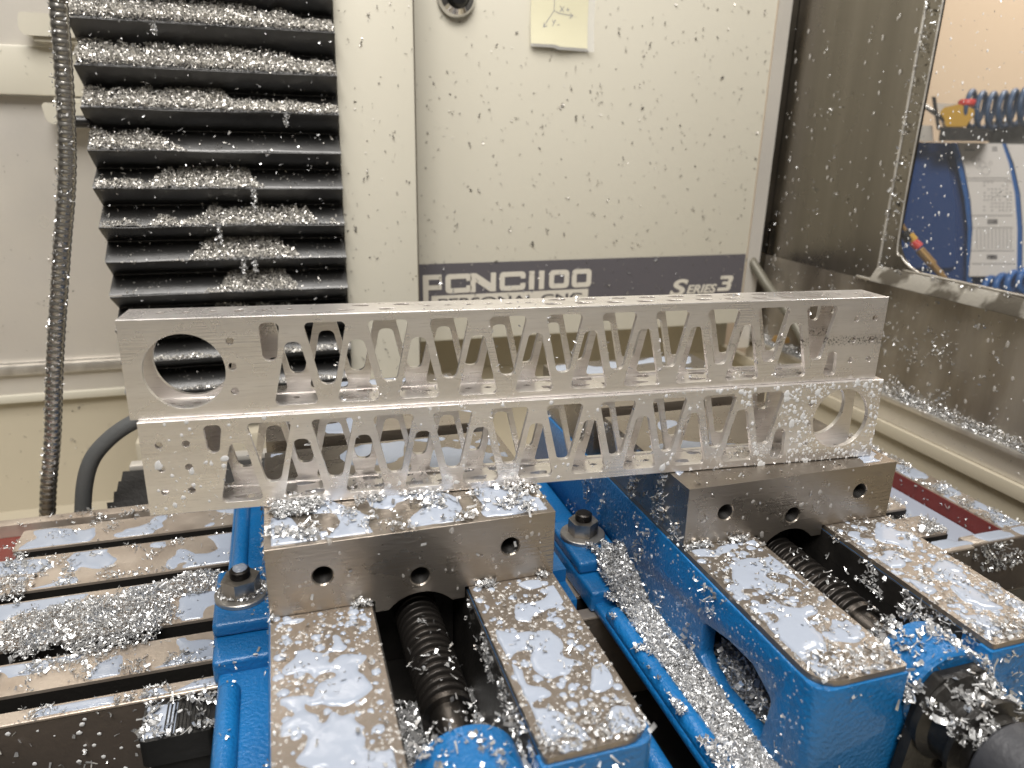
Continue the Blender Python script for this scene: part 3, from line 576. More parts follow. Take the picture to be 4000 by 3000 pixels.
# left back wall
lw = empty('rear_enclosure_wall', (-.2, .62, 0)); tag(lw, 'pale stainless rear enclosure sheet at the left with a beige window rail', 'enclosure wall')
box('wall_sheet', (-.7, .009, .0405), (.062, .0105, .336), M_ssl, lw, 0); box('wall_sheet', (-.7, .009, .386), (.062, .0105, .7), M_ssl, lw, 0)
box('bright_lip', (-.7, -.003, .028), (.062, .009, .0402), M_gal, lw, .002); box('grey_strip', (-.7, .003, .0038), (.062, .0085, .0278), M_ssl, lw, 0)
box('window_rail', (-.7, -.004, .3365), (.062, .012, .3855), M_beige, lw, .003)
def latch(x0, z0, s):
    t = empty('window_latch', (x0, .612, z0)); tag(t, 'rounded beige latch %s the beige window rail behind the conduit' % ('above' if s > 0 else 'below'), 'latch', 'latches on the window rail')
    bm = bmesh.new(); prism(bm, rpoly([(0, .005 * s), (.052, .005 * s), (.052, .026 * s), (.003, .0265 * s)][::s], [.008, .001, .001, .004], 5), 1, -.012, .004); link('latch_cap', bm2me('latch_cap', bm, .0015, True), M_beige, t)
    bm = bmesh.new(); add_box(bm, (.012, -.008, min(0, .0048 * s)), (.052, .004, max(0, .0048 * s))); link('latch_foot', bm2me('latch_foot', bm, .0006, True), M_beige, t)
latch(-.2175, .3885, 1); latch(-.2080, .3345, -1)
# conduits and pipe
def rings(s): return .0059 + .0008 * (abs(((s / .0058) % 1) - .5) * 2) ** .6
tube('flexible_conduit', [(-.1175, .33, .48), (-.120, .33, .393), (-.1305, .33, .286), (-.1465, .33, .208), (-.164, .33, .125), (-.1765, .33, .057), (-.188, .33, .006), (-.198, .33, -.05)], rings, M_cond, None, 16, .00078)
tag(bpy.data.objects['flexible_conduit'], 'ribbed steel flexible conduit hanging at the left edge, dusted with chips', 'conduit')
tube('grey_hose', [(-.06, .33, .066), (-.095, .33, .069), (-.118, .33, .061), (-.137, .33, .0475), (-.151, .33, .031), (-.160, .33, .007), (-.167, .33, -.03)], lambda s: .0068, M_hose, None, 16, .003)
tag(bpy.data.objects['grey_hose'], 'thick dark grey rubber hose arching down behind the table at the left', 'hose')
tube('coolant_pipe', [(.655, .556, .150), (.662, .520, .118), (.668, .482, .092), (.672, .446, .062), (.674, .43, .045)], lambda s: .0065, mat('dull_pipe_paint', (.15, .14, .11), .2, .45), None, 14, .01)
tag(bpy.data.objects['coolant_pipe'], 'steel pipe slanting down the corner below the cabinet', 'pipe')
# Y axis way cover
yb = empty('way_cover', (0, .30, 0)); tag(yb, 'low black pleated way cover behind the table under a pale bracket', 'way cover')
V3 = []; pr = []
for i in range(15): pr.append((.003 + i * .0072, -.046 + i * .0018 + (.011 if i % 2 else 0)))
for x in np.linspace(-.158, .12, 24):
    for (py, pz) in pr: V3.append((x + (.016 * py / .12 if x < -.1 else 0) + (.002 * (int(py / .0085) % 2) if x < -.15 else 0), py + .001 * math.sin(x * 70), pz))
n = len(pr); link('way_pleats', mesh('way_pleats', V3, [(a * n + k, (a + 1) * n + k, (a + 1) * n + k + 1, a * n + k + 1) for a in range(23) for k in range(n - 1)], False), M_tabs, yb)
box('pale_bracket', (-.1385, .104, -.0160), (.12, .118, -.0100), M_ssl, yb, .001)
box('cover_base', (-.150, .004, -.1), (.12, .12, -.048), M_tabs, yb, 0)
# black oiler block and brass fitting on the table front
kb = empty('wiper_block', (-.055, .0, 0)); tag(kb, 'black ribbed plastic block fixed to the table front beside the left vise', 'plastic block')
bm = bmesh.new(); prism(bm, rpoly([(-.018, .0462), (-.018, .016), (.020, .016), (.020, .0462)], [.001, .004, .004, .001], 3), 2, -.020, -.003); link('block', bm2me('block', bm, .0012, True), M_plas, kb)
bm = bmesh.new()
for i in range(12): add_box(bm, (-.006 + i * .002, .018, -.0032), (-.005 + i * .002, .042, -.0022))
link('rib', bm2me('rib', bm), M_plas, kb)
box('lower_step', (-.0145, .019, -.06), (.0165, .046, -.0205), M_plas, kb, .001)
bf = empty('brass_fitting', (-.0285, .030, -.018)); tag(bf, 'small brass grease fitting between the black block and the blue vise', 'fitting')
bm = bmesh.new(); lathe(bm, [(.0052, -.03), (.0052, 0), (.0058, .0005), (.0058, .003)], 2, (0, 0, 0), 18); link('sleeve', bm2me('sleeve', bm, 0, True), M_brass, bf)
bm = bmesh.new(); lathe(bm, [(.0045, .003), (.0045, .007), (.002, .008), (.002, .012), (.0028, .013), (.0012, .0155)], 2, (0, 0, 0), 16); link('nipple', bm2me('nipple', bm, 0, True), M_wash, bf)
bh = bpy.data.objects.new; bm = bmesh.new(); lathe(bm, [(.0055, 0), (.0055, -.012)], 0, (-.1385, .47, .3105), 16); o = link('bolt_head', bm2me('bolt_head', bm, .0008, True), M_plas); tag(o, 'small black bolt head at the left edge of the bellows', 'bolt')
bm = bmesh.new(); prism(bm, rpoly([(.0, 0), (.022, 0), (.019, .008), (.004, .009)], .002, 3), 1, 0, .012); o = link('cable_clip', bm2me('cable_clip', bm, .001, True), M_brass); o.location = (.640, .455, .052); tag(o, 'small orange clip by the pipe in the far right corner', 'clip')
# ================================================================ SEEN THROUGH THE WINDOW
def ray(u, v): return CR @ np.array([(u - 2000) / F, -(v - 1500) / F, -1.0])
D0 = 1.35; fwd = ray(3830, 800); base = CC + fwd * D0; hd = np.array([fwd[0], fwd[1], 0]); hd /= np.linalg.norm(hd); rt = np.array([hd[1], -hd[0], 0])
def wp(u, v): # point on the vertical plane through base facing the doorway, local (right, up)
    d = ray(u, v); t = ((base - CC) @ hd) / (d @ hd); P = CC + d * t - base; return (P @ rt, P[2])
RZm = math.atan2(rt[1], rt[0])
def far(name, lab, cat): t = empty(name, tuple(base), RZm); tag(t, lab, cat); return t
def fprism(name, uv, y0, y1, m, t, rad=0, bev=0):
    p = [wp(*q) for q in uv]; a = sum(p[i - 1][0] * p[i][1] - p[i][0] * p[i - 1][1] for i in range(len(p)))
    if a < 0: p = p[::-1]
    bm = bmesh.new(); prism(bm, rpoly(p, rad, 4) if rad else p, 1, y0, y1); return link(name, bm2me(name, bm, bev, True), m, t)
bmch = far('blue_tank', 'dark blue machine cover with paper charts seen through the enclosure window', 'machine')
fprism('tank_shell', [(3480, 552), (4120, 566), (4140, 1400), (3480, 1400)], .06, .5, M_bmach, bmch)
fprism('side_door', [(3565, 592), (3690, 598), (3730, 800), (3732, 1060), (3500, 1060), (3500, 640)], .048, .0605, M_bmach, bmch, .012, .003)
arc = [(3708, 556), (3735, 640), (3765, 780), (3778, 900), (3775, 1010), (3768, 1400), (3790, 1400), (3796, 1010), (3800, 900), (3788, 780), (3756, 640), (3728, 556)]
fprism('bright_trim', arc, .040, .0598, M_bmach2, bmch)
c1 = [(3736, 556), (3915, 560), (3942, 640), (3966, 760), (3976, 900), (3974, 1090), (3782, 1090), (3790, 1000), (3798, 900), (3790, 790), (3766, 660)]
fprism('chart_card', c1, .036, .0395, M_chart, bmch)
c2 = [(3932, 562), (4130, 566), (4140, 1090), (3996, 1090), (3998, 900), (3988, 760), (3962, 640)]
fprism('gap_trim', [(3912, 560), (3934, 562), (3990, 760), (4002, 900), (4002, 1090), (3970, 1090), (3972, 900), (3962, 760), (3938, 640)], .0397, .0597, M_bmach2, bmch)
fprism('chart_card', c2, .036, .0395, M_chart, bmch)
def fl(u0, v0, u1, v1, wd=1.6):
    return [(u0, v0 - wd / 2), (u1, v1 - wd / 2), (u1, v1 + wd / 2), (u0, v0 + wd / 2)] if abs(u1 - u0) > abs(v1 - v0) else [(u0 - wd / 2, v0), (u0 + wd / 2, v0), (u1 + wd / 2, v1), (u1 - wd / 2, v1)]
bm = bmesh.new()
def addp(uv):
    p = [wp(*q) for q in uv]; bm.faces.new([bm.verts.new((a, .0355, b)) for a, b in p])
for v in (698, 708, 848, 896, 988, 1040): addp(fl(3774 + (v - 698) * .06, v, 3950 + (v - 698) * .05, v, 2))
for row in range(9):
    for c in range(8):
        if random.random() < .75: u = 3840 + c * 15 + random.random() * 3; v = 715 + row * 14; addp(fl(u, v, u + 7, v, 3))
for row in range(8):
    for c in range(10): u = 3812 + c * 15; v = 905 + row * 10; addp(fl(u, v, u + 6, v, 3))
for i in range(14): addp(fl(3858 + i * 2.9, 862, 3858 + i * 2.9, 882, 1.4 + random.random())); addp(fl(3856 + i * 2.9, 1004, 3856 + i * 2.9, 1022, 1.6 + random.random()))
for k_ in range(3): addp(fl(3765 + k_ * 12, 575, 3770 + k_ * 12, 575, 3)); addp(fl(3766, 585, 3806, 586, 4)); addp(fl(3876, 575 + 7 * k_, 3896, 575 + 7 * k_, 3))
for cx_, cy_, rr in ((3800, 622, 8), (3825, 625, 5), (3838, 645, 12), (3850, 670, 16), (3822, 655, 7), (3868, 640, 7)):
    pp = circ(cx_, cy_, rr, 14)
    for i in range(14): addp(fl(*pp[i - 1], *pp[i], 1.1))
link('chart_print', bm2me('chart_print', bm), M_ink2, bmch)
bk = far('dark_bracket', 'black bar across the top of the blue machine behind the window', 'bracket'); fprism('bracket_bar', [(3676, 497), (3866, 503), (3862, 552), (3668, 550)], -.02, .02, M_dark, bk, 0, .001); fprism('grey_plate', [(3575, 490), (3640, 490), (3645, 551), (3570, 551)], .0, .03, M_ssl, bk); fprism('post', [(3642, 380), (3658, 380), (3676, 508), (3662, 508)], -.022, -.012, M_dark, bk)
gb = far('grey_box', 'grey box behind the coiled hose beyond the window', 'box'); fprism('box_body', [(3868, 470), (4100, 470), (4100, 566), (3860, 560)], .05, .2, mat('grey_box_paint', (.13, .125, .11), 0, .5), gb); fprism('pale_panel', [(3655, 400), (3760, 402), (3760, 500), (3680, 500)], .03, .05, M_ssl, gb)
vl = far('air_valve', 'yellow air valve with a red round button on top of the blue machine', 'valve')
fprism('valve_body', [(3672, 440), (3690, 420), (3745, 408), (3800, 425), (3815, 440), (3790, 470), (3775, 495), (3695, 495), (3690, 465)], -.012, .014, M_yel, vl, .004, .003)
bm = bmesh.new(); bx_, bz_ = wp(3778, 410); lathe(bm, [(.010, .0), (.0150, .003), (.0155, .008), (.013, .012), (.004, .0135)], 2, (bx_, 0, bz_ - .003), 24); link('red_button', bm2me('red_button', bm, 0, True), M_redl, vl).rotation_euler = (0, 0, 0)
a_, b_ = wp(3600, 405), wp(3690, 470); tube('steel_rod', [(a_[0], 0, a_[1]), ((a_[0] + b_[0]) / 2, 0, (a_[1] + b_[1]) / 2), (b_[0], 0, b_[1])], lambda s: .004, M_cond, vl, 10)
cq = []; 
for i in range(7 * 14 + 1):
    t = i / 14; ph = 2 * PI * t; u = 3775 + t * 42; cv = 420 + 12 * math.sin(t * .7); c = wp(u + 22 * math.cos(ph), cv); cq.append((c[0], .02 + .03 * math.cos(ph), c[1] - .0 + .030 * math.sin(ph)))
ch_ = far('coiled_air_hose', 'coiled blue grey air hose above the blue machine', 'hose'); tube('hose_coil', cq, lambda s: .0045, M_coil, ch_, 8, .006)
cq = []
for i in range(5 * 14 + 1):
    t = i / 14; ph = 2 * PI * t; u = 3850 + t * 45; c = wp(u, 1132 - t * 10); cq.append((c[0] + .012 * math.cos(ph), -.005 + .02 * math.cos(ph), c[1] + .022 * math.sin(ph)))
c2_ = far('lower_blue_hose', 'coils of blue hose at the bottom edge of the window', 'hose'); tube('hose_coil', cq, lambda s: .006, M_bmach2, c2_, 8, .006)
# nozzle hanging between window and blue machine
nz = far('air_nozzle', 'brass and red air nozzle hanging outside the window', 'air nozzle')
def seg(name, u0, v0, u1, v1, r, m):
    a, b = wp(u0, v0), wp(u1, v1); yy = -.30; s = (D0 - .30 / 1.0) / D0
    A = np.array([a[0], 0, a[1]]); B = np.array([b[0], 0, b[1]]); C0 = np.array([(CC - base) @ rt, -(base - CC) @ hd, CC[2] - base[2]])
    A = C0 + (A - C0) * .78; B = C0 + (B - C0) * .78
    tube(name, [A, (A + B) / 2, B], lambda q: r, m, nz, 12)
seg('hose_end', 3518, 868, 3545, 915, .0030, M_brass); seg('grip', 3530, 905, 3555, 940, .0075, M_plas); seg('brass_nut', 3552, 918, 3572, 940, .0060, M_yel); seg('red_ring', 3566, 944, 3592, 966, .0068, M_redl); seg('brass_body', 3592, 975, 3645, 1035, .0065, M_brass); seg('brass_tip', 3640, 1030, 3690, 1090, .0048, M_brass)
# peach room wall
P0 = CC + ray(3830, 400) * 2.6; wl = box('room_wall', (-3, 0, -1.5), (3, .1, 2.5), M_wall, None, 0); wl.location = tuple(P0); wl.rotation_euler = (0, 0, RZm); tag(wl, 'plain peach coloured room wall beyond the window', 'wall', kind='structure')
# ================================================================ COOLANT
def puddles(u, v, sd, th=.55, sc=75, lu=9, lv=9, er=.004):
    wu = u + .005 * (vn(u * 60, v * 60, sd + 3) - .5); wv = v + .005 * (vn(u * 60, v * 60, sd + 8) - .5)
    g1 = vn(wu * sc, wv * sc, sd); g2 = vn((wu * .8 - wv * .6) * sc * 1.1, (wu * .6 + wv * .8) * sc * 1.1, sd + 2); g3 = vn(wu * sc * 2.4, wv * sc * 2.4, sd + 4)
    return (.43 * g1 + .43 * g2 + .14 * g3 - th) * 1.0 + .9 * edge_in(u, v, lu, lv, er)
def corner_cut(x0, r=.0125): # keeps clear of the rounded outer corner of a rail
    if x0 == 0: return lambda a, b: ~((a < r) & (b < r) & (np.hypot(a - r, b - r) > r - .0012))
    return lambda a, b: ~((a > (WV - .1033) - r) & (b < r) & (np.hypot(a - ((WV - .1033) - r), b - r) > r - .0012))
def rdrops(n, O, U, V, N, lo, hi, den=None, p=2.2):
    P = scat(n, O, U, V, N, den or (lambda a, b: np.ones_like(a))); P = P - np.array(N) * .0002
    return P, lo + (hi - lo) * rng.random(len(P)) ** p
for (dx, dy, nm, sd, th) in ((0, 0, 'left', 11, .545), (V2[0], V2[1], 'right', 31, .515)):
    for (x0, x1, sn) in ((0, .0505, 'left'), (.1033, WV, 'right')):
        lu, lv = x1 - x0, .121; O = (dx + x0, dy - .1215, ZW)
        sheet('coolant_puddles', 'milky coolant puddles on the %s way of the %s vise' % (sn, nm), O, (lu, 0, 0), (0, lv, 0), (0, 0, 1), lambda u, v, lu=lu, lv=lv, cc_=corner_cut(x0): np.where(cc_(u, v), puddles(u, v, sd + x0 * 100, th, 88, lu, lv), -.1), .0012, M_cool, .0007)
        P, R = rdrops(1500, O, (lu, 0, 0), (0, lv, 0), (0, 0, 1), .00022, .0013, corner_cut(x0), p=4); drops('coolant_drops', 'fine coolant droplets on the %s way of the %s vise' % (sn, nm), P, (0, 0, 1), R, M_clear, flatn=.4)
        P, R = rdrops(240, O, (lu, 0, 0), (0, lv, 0), (0, 0, 1), .0005, .0028, lambda a, b, cc_=corner_cut(x0), lu=lu, lv=lv: cc_(a, b) & (puddles(a, b, sd + x0 * 100, th, 88, lu, lv) < -.03) & (a > .002) & (a < lu - .002) & (b > .002), p=2.2); drops('milky_drops', 'round milky drops on the %s way of the %s vise' % (sn, nm), P, (0, 0, 1), R, M_cool, flatn=.3)
    sheet('coolant_puddles', 'milky coolant film on top of the jaw of the %s vise' % nm, (dx, dy, ZT), (WV, 0, 0), (0, .121, 0), (0, 0, 1), lambda u, v: puddles(u, v, sd + 7, .50 if nm == 'left' else .54, 60 if nm == 'left' else 34, WV, .121), .0009, M_cool, .0010)
    sheet('coolant_puddles', 'milky coolant film on top of the fixed jaw of the %s vise' % nm, (dx, dy + .139, ZT), (WV, 0, 0), (0, .1165, 0), (0, 0, 1), lambda u, v: puddles(u, v, sd + 9, .54, 40, WV, .1165), .0009, M_cool, .0012)
    P, R = rdrops(26, (dx, dy, ZW), (WV, 0, 0), (0, 0, ZT - ZW), (0, -1, 0), .0006, .0019, p=2); drops('coolant_drops', 'drops clinging to the front of the %s jaw' % nm, P, (0, -1, 0), np.where(np.min([np.hypot(P[:, 0] - dx - hx, P[:, 2] - hz) for hx, hz in ((.027, .0925), (.0768, .0834), (.1268, .0935))], axis=0) < .008, .00002, R), M_clear, flatn=.22, asp=1 + .8 * rng.random(len(P)))
for (y0, y1, sd, x0) in ((.0705, .1, 3, -.34), (.1145, .168, 4, -.34), (.1805, .2275, 5, -.34), (.240, .2725, 6, -.19), (.0462, .0562, 7, -.3)):
    lu, lv = .5, y1 - y0
    sheet('coolant_puddles', {3: 'coolant puddles on the front table land', 4: 'coolant puddles on the second table land', 5: 'coolant puddles on the third table land', 6: 'coolant puddles on the rear table land', 7: 'coolant spots on the front rim of the table'}[sd], (x0, y0, 0), (lu, 0, 0), (0, lv, 0), (0, 0, 1), lambda u, v, lu=lu, lv=lv, sd=sd: puddles(u, v, sd * 2, .545, 55, lu, lv, .002), .0010, M_cool, .0012)
sheet('coolant_pool', 'white coolant pooled in the red trough at the right end of the table', (XP0, .0625, -.0232), (XP1 - XP0 - .002, 0, 0), (0, .22, 0), (0, 0, 1), lambda u, v: .4 + 0 * u, .0065, M_cool, .003, k=4)
sheet('coolant_puddles', 'coolant on the right end rim of the table', (XP1, .063, 0), (.024, 0, 0), (0, .22, 0), (0, 0, 1), lambda u, v: puddles(u, v, 41, .47, 70, .024, .22, .002), .0012, M_cool, .001)
sheet('coolant_puddles', 'coolant on the front rim beside the red trough', (XP0 - .03, .050, 0), (.10, 0, 0), (0, .012, 0), (0, 0, 1), lambda u, v: puddles(u, v, 44, .42, 70, .10, .012, .001), .0010, M_cool, .001)
# droplets on tube faces (children space = world)
def face_pts(n, den):
    u = rng.random(n) * L_; z = rng.random(n) * H_; k = rng.random(n) < den(u, z); u, z = u[k], z[k]
    return TP(1, u, -.00005, z), u, z
def solid(u, z, flip):
    if flip: u, z = .4376 - u, H_ - z
    ok = np.hypot(u - .02785, z - .0246) > .0212
    for k_ in range(10):
        c = .0983 + .03257 * k_; hw = .0037 + (z - .0143) / .0338 * .0073 + .0012; ok &= ~((z > .0128) & (z < .0496) & (np.abs(u - c) < hw))
        c = .0816 + .03257 * k_; hw = .0115 - (z - .0038) / .0343 * .0079 + .0012; ok &= ~((z > .0024) & (z < .0395) & (np.abs(u - c) < hw))
    ok &= ~((u > .064) & (u < .077) & (z > .027)); ok &= ~((u > .397) & (u < .4085) & (z < .0205)); return ok
c1_, s1_ = math.cos(-.0801), math.sin(-.0801); n1 = (s1_, -c1_, math.sin(RO))
P, u, z = face_pts(6500, lambda u, z: solid(u, z, True) * (.10 + .9 * np.clip((u - .28) / .1, 0, 1)))
R = .00028 + .00105 * rng.random(len(P)) ** 4
drops('stud_drop', 'bluish coolant drop sitting on the left stud', [(-.0205, .096, .0262 + .0029 + .0105 + .0060)], (0, 0, 1), [.0046], M_cool, flatn=.4)
drops('coolant_drops', 'fine milky droplets speckling the face of the lower tube', P, n1, R, M_drop, flatn=.2, asp=1 + .35 * rng.random(len(P)))
P, u, z = face_pts(170, lambda u, z: solid(u, z, True) * (.35 + .65 * (u > .3)))
drops('milky_drops', 'larger milky drops on the face of the lower tube', P, n1, .0009 + .0014 * rng.random(len(P)) ** 2, M_drop, flatn=.12, asp=.8 + .7 * rng.random(len(P)))
P, u, z = face_pts(160, lambda u, z: solid(u, z, True) * (z > H_ - .006)*.7); drops('milky_drops', 'drops along the upper edge of the lower tube', P, n1, .0003 + .0007 * rng.random(len(P)), M_drop, flatn=.15)
# ================================================================ SWARF
def rect(n, x0, x1, y0, y1, z, den, height=None, h0=0): return scat(n, (x0, y0, z + h0), (x1 - x0, 0, 0), (0, y1 - y0, 0), (0, 0, 1), den, height)
cl01 = lambda a: np.clip(a, 0, 1)
# bellows ledges: (ridge index, coverage profile along x)
def bump_(t, c, w): return cl01(1.7 - 1.7 * (np.abs(t - c) / w) ** 1.6)
cov = {3: lambda t: cl01(1.7 - .75 * t), 4: lambda t: cl01(1.8 - 1.25 * t), 5: lambda t: np.maximum(cl01(1.9 - 1.35 * t), .42), 6: lambda t: np.maximum(cl01(2.6 - 3.4 * t), .42 + .2 * bump_(t, .75, .3)), 7: lambda t: cl01(1.9 - 4.6 * t),
       8: lambda t: np.maximum(bump_(t, .42, .26), .55 * bump_(t, .06, .18)) + .12 * bump_(t, .93, .1), 9: lambda t: np.maximum(bump_(t, .62, .30), .5 * bump_(t, .30, .14)) + .35 * bump_(t, .05, .12) + .3 * bump_(t, .98, .06), 10: lambda t: bump_(t, .56, .24) + .15, 11: lambda t: bump_(t, .62, .18) + .35 * bump_(t, .45, .1), 12: lambda t: .45 + .4 * bump_(t, .6, .3), 13: lambda t: .3 + 0 * t, 14: lambda t: .3 + 0 * t, 15: lambda t: .3 + 0 * t}
for i, fn in cov.items():
    zr, zn = RZ[i], RZ[i + 1]; zv = zr - (zr - zn) * .5
    for dd in (0,):
        n_ = 11500 if i < 7 else 9000; t = rng.random(n_); s = rng.random(n_) # s: 0 at ridge zn, 1 at valley zv
        c = fn(t); nz_ = fbm(t * 14, s * 1.5 + i * 3.3, 3, 3); lim = c * (.55 + 1.15 * nz_) - .16
        k = (s < lim) & (rng.random(n_) < .4 + c) | (rng.random(n_) < .012); t, s = t[k], s[k]
        x = -.139 + .2235 * t; y = .4495 + .0285 * s + (vn(x * 22, (i) * 3.1, 2) - .5) * .003; zz = zn + (zv - zn) * s
        lift = rng.random(len(x)) * (.0120 if i < 6 else .0085 if i < 8 else .0055) * cl01(fn(t) - .2)
        P = np.stack([x, y - lift * .6 - .0008, zz + lift * .7 + .0008], 1)
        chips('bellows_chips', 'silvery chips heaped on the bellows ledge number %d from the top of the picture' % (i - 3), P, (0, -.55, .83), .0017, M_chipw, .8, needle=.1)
# dripping strands under ridges
P = []
for (tx, i, ln) in ((.62, 8, .022), (.46, 9, .018), (.78, 6, .012), (.55, 10, .014), (.60, 10, .012), (.3, 4, .01)):
    for q in range(60): P.append((-.139 + .2235 * tx + rng.normal() * .0012, .4475 + rng.random() * .003, RZ[i + 1] - rng.random() * ln))
chips('bellows_chips', 'strands of chips dangling below the bellows folds', P, (0, -1, 0), .0019)
n_ = 420; P = np.stack([-.139 + .2235 * rng.random(n_), np.full(n_, .449) + .004 * rng.random(n_), .14 + .33 * rng.random(n_)], 1); chips('bellows_chips', 'single chips stuck all over the black bellows', P, (0, -1, 0), .0017)
# panel spatter
def spat(n, x0, x1, z0, z1, y, lab, sz=.0017, m=None, clus=0):
    P = np.stack([x0 + (x1 - x0) * rng.random(n), np.full(n, y), z0 + (z1 - z0) * rng.random(n) ** 1.15], 1)
    if clus:
        c = np.stack([x0 + (x1 - x0) * rng.random(clus), np.full(clus, y), z0 + (z1 - z0) * rng.random(clus)], 1); P = np.concatenate([P] + [c + rng.normal(size=c.shape) * [.0014, 0, .0024] for _ in range(4)])
    chips('stuck_chips', lab, P, (0, -1, 0), sz, m, .45)
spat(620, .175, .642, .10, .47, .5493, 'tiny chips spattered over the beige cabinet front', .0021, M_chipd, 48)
spat(90, .175, .642, .10, .16, .5487, 'bright chips on the dark name band', .0023, M_chip)
spat(130, .088, .163, .06, .47, .4715, 'tiny chips on the beige column strip', .0019, M_chipd, 8)
spat(60, -.36, -.2, .05, .33, .6285, 'tiny chips on the pale rear sheet', .0016, M_chipd, 6); spat(30, -.34, -.2, -.12, -.01, .6275, 'tiny chips on the beige tray back', .0018, M_chipd, 6); spat(22, -.34, -.2, .34, .384, .6155, 'tiny chips on the beige window rail', .0015, M_chipd, 2)
# conduit chips
P = []
for q in range(420):
    t = rng.random(); z_ = .44 - .42 * t; xx = np.interp(-z_, [-.48, -.393, -.286, -.208, -.125, -.057, -.006], [-.1175, -.120, -.1305, -.1465, -.164, -.1765, -.188]); a = rng.random() * 2 * PI; P.append((xx - .0067 * abs(math.cos(a)) * (1 if rng.random() < .75 else -1), .33 - .0069 * abs(math.sin(a)), z_))
chips('conduit_chips', 'chips clinging to the ribbed conduit', P, (-.5, -.8, 0), .0018, None, .9)
# side wall
def wallx(n, y0, y1, z0, z1, lab, sz, pw=1, m=None, clus=0, xx=XW - .0009, den=None):
    y = y0 + (y1 - y0) * rng.random(n); z = z0 + (z1 - z0) * rng.random(n) ** pw
    if den is not None: k = rng.random(n) < den(y, z); y, z = y[k], z[k]
    P = np.stack([np.full(len(y), xx), y, z], 1)
    if clus:
        c = np.stack([np.full(clus, xx), y0 + (y1 - y0) * rng.random(clus), z0 + (z1 - z0) * rng.random(clus)], 1); P = np.concatenate([P] + [c + rng.normal(size=c.shape) * [.0004, .0025, .0035] for _ in range(7)])
    chips('stuck_chips', lab, P, (-1, 0, 0), sz, m, .5)
wallx(420, .05, .56, .034, .154, 'chips and drops stuck to the stainless sheet below the window', .0017, 1.3, None, 36)
wallx(150, .345, .56, .155, .45, 'scattered drops and chips on the dark stainless sheet left of the window', .0017, 1.2, None, 5)
wallx(130, .323, .345, .16, .46, 'chips stuck along the window frame', .0026, 1, None, 14, XW - .0045); wallx(190, .05, .34, .157, .176, 'chips on the lower window frame', .0022, 1, None, 8, XW - .0045)
wallx(420, .0, .32, .176, .46, 'fine chips and drops on the window pane', .0014, 1.0, None, 4, XW + .0015)
P = np.stack([XW - .0095 + .009 * rng.random(9000) ** .7, .05 + .50 * rng.random(9000), .0332 + .011 * rng.random(9000) ** 1.8], 1); P = P[rng.random(9000) < .35 + .9 * vn(P[:, 1] * 60, 2, 3)]; chips('ledge_chips', 'bank of chips lying along the bright ledge', P, (-.3, 0, 1), .0018, M_chip, .8)
wallx(700, .05, .5, .003, .028, 'fine chips on the grey strip below the ledge', .0014, 1, M_chip)
wallx(1500, .22, .36, .045, .12, 'clump of chips washed against the sheet behind the tubes', .0021, 1, M_chip, 0, XW - .002, lambda y, z: (fbm(y * 60, z * 60, 5) > .55) * (1 - (z - .045) / .09))
P = np.stack([np.full(260, XW - .0012), .05 + .5 * rng.random(260), .04 + .4 * rng.random(260) ** 1.5], 1); P = P[(P[:, 1] > .345) | (P[:, 2] < .155)]
drops('water_drops', 'clear drops running on the stainless side sheet', P, (-1, 0, 0), .0007 + .0012 * rng.random(len(P)), M_clear, flatn=.3, asp=1.3 + rng.random(len(P)))
P = np.stack([np.full(500, XW + .0018), .0 + .32 * rng.random(500), .178 + .25 * rng.random(500) ** 1.6], 1); drops('water_drops', 'clear drops on the window pane', P, (-1, 0, 0), .0004 + .0009 * rng.random(len(P)) ** 2, M_drop, flatn=.3, asp=1.2 + .6 * rng.random(len(P)))
# table left
n3 = lambda u, v, s, a, b: cl01((fbm(u * a, v * a, s, 3) - b) * 9)
def dist_seg(u, v, a, b):
    a = np.array(a); b = np.array(b); d = b - a; t = cl01(((u - a[0]) * d[0] + (v - a[1]) * d[1]) / (d @ d)); return np.hypot(u - a[0] - t * d[0], v - a[1] - t * d[1])
# big pile on the second land: from (-.12,.14) to (-.05,.165)
def pile(u, v): # world xy
    d = np.minimum(dist_seg(u, v, (-.145, .128), (-.095, .136)) / .027, dist_seg(u, v, (-.10, .140), (-.052, .158)) / .0125); d = np.minimum(d, dist_seg(u, v, (-.115, .112), (-.085, .108)) / .016)
    return cl01(1.25 - d + .9 * (fbm(u * 70, v * 70, 8) - .5))
P = rect(22000, -.19, -.03, .075, .178, 0, lambda a, b: pile(a - .19, b + .075) > .22 + .15 * rng.random(len(a)), lambda a, b: .0095 * cl01(pile(a - .19, b + .075)) ** .7)
chips('chip_pile', 'long heap of silvery chips lying across the T slots at the left', P, (0, 0, 1), .0018, None, .75)
P = rect(6000, -.34, -.165, .16, .235, 0, lambda a, b: n3(a, b, 12, 60, .50), lambda a, b: .003 + 0 * a); chips('chip_pile', 'chips heaped on the left end of the table below the red trough', P, (0, 0, 1), .0021, None, .75)
for (y0, y1, n_, th, lab) in ((.046, .0565, 1500, .50, 'chips lying on the front rim of the table'), (.0705, .1, 3200, .53, 'chips lying on the front land of the table'), (.1145, .168, 2200, .56, 'loose chips around the heap on the second land'), (.1805, .2275, 3200, .53, 'chips lying on the third land'), (.240, .296, 2600, .54, 'chips lying on the rear land and rail')):
    P = rect(n_, -.3, -.03, y0, y1, 0, lambda a, b: n3(a, b, y0 * 500, 75, th) + .02, lambda a, b: .0012 + 0 * a); chips('table_chips', lab, P, (0, 0, 1), .0019, None, .5)
P = rect(500, -.3, -.03, .045, .30, -.012, lambda a, b: np.ones_like(a) * .8); chips('table_chips', 'odd chips fallen into the T slots', P, (0, 0, 1), .0020)
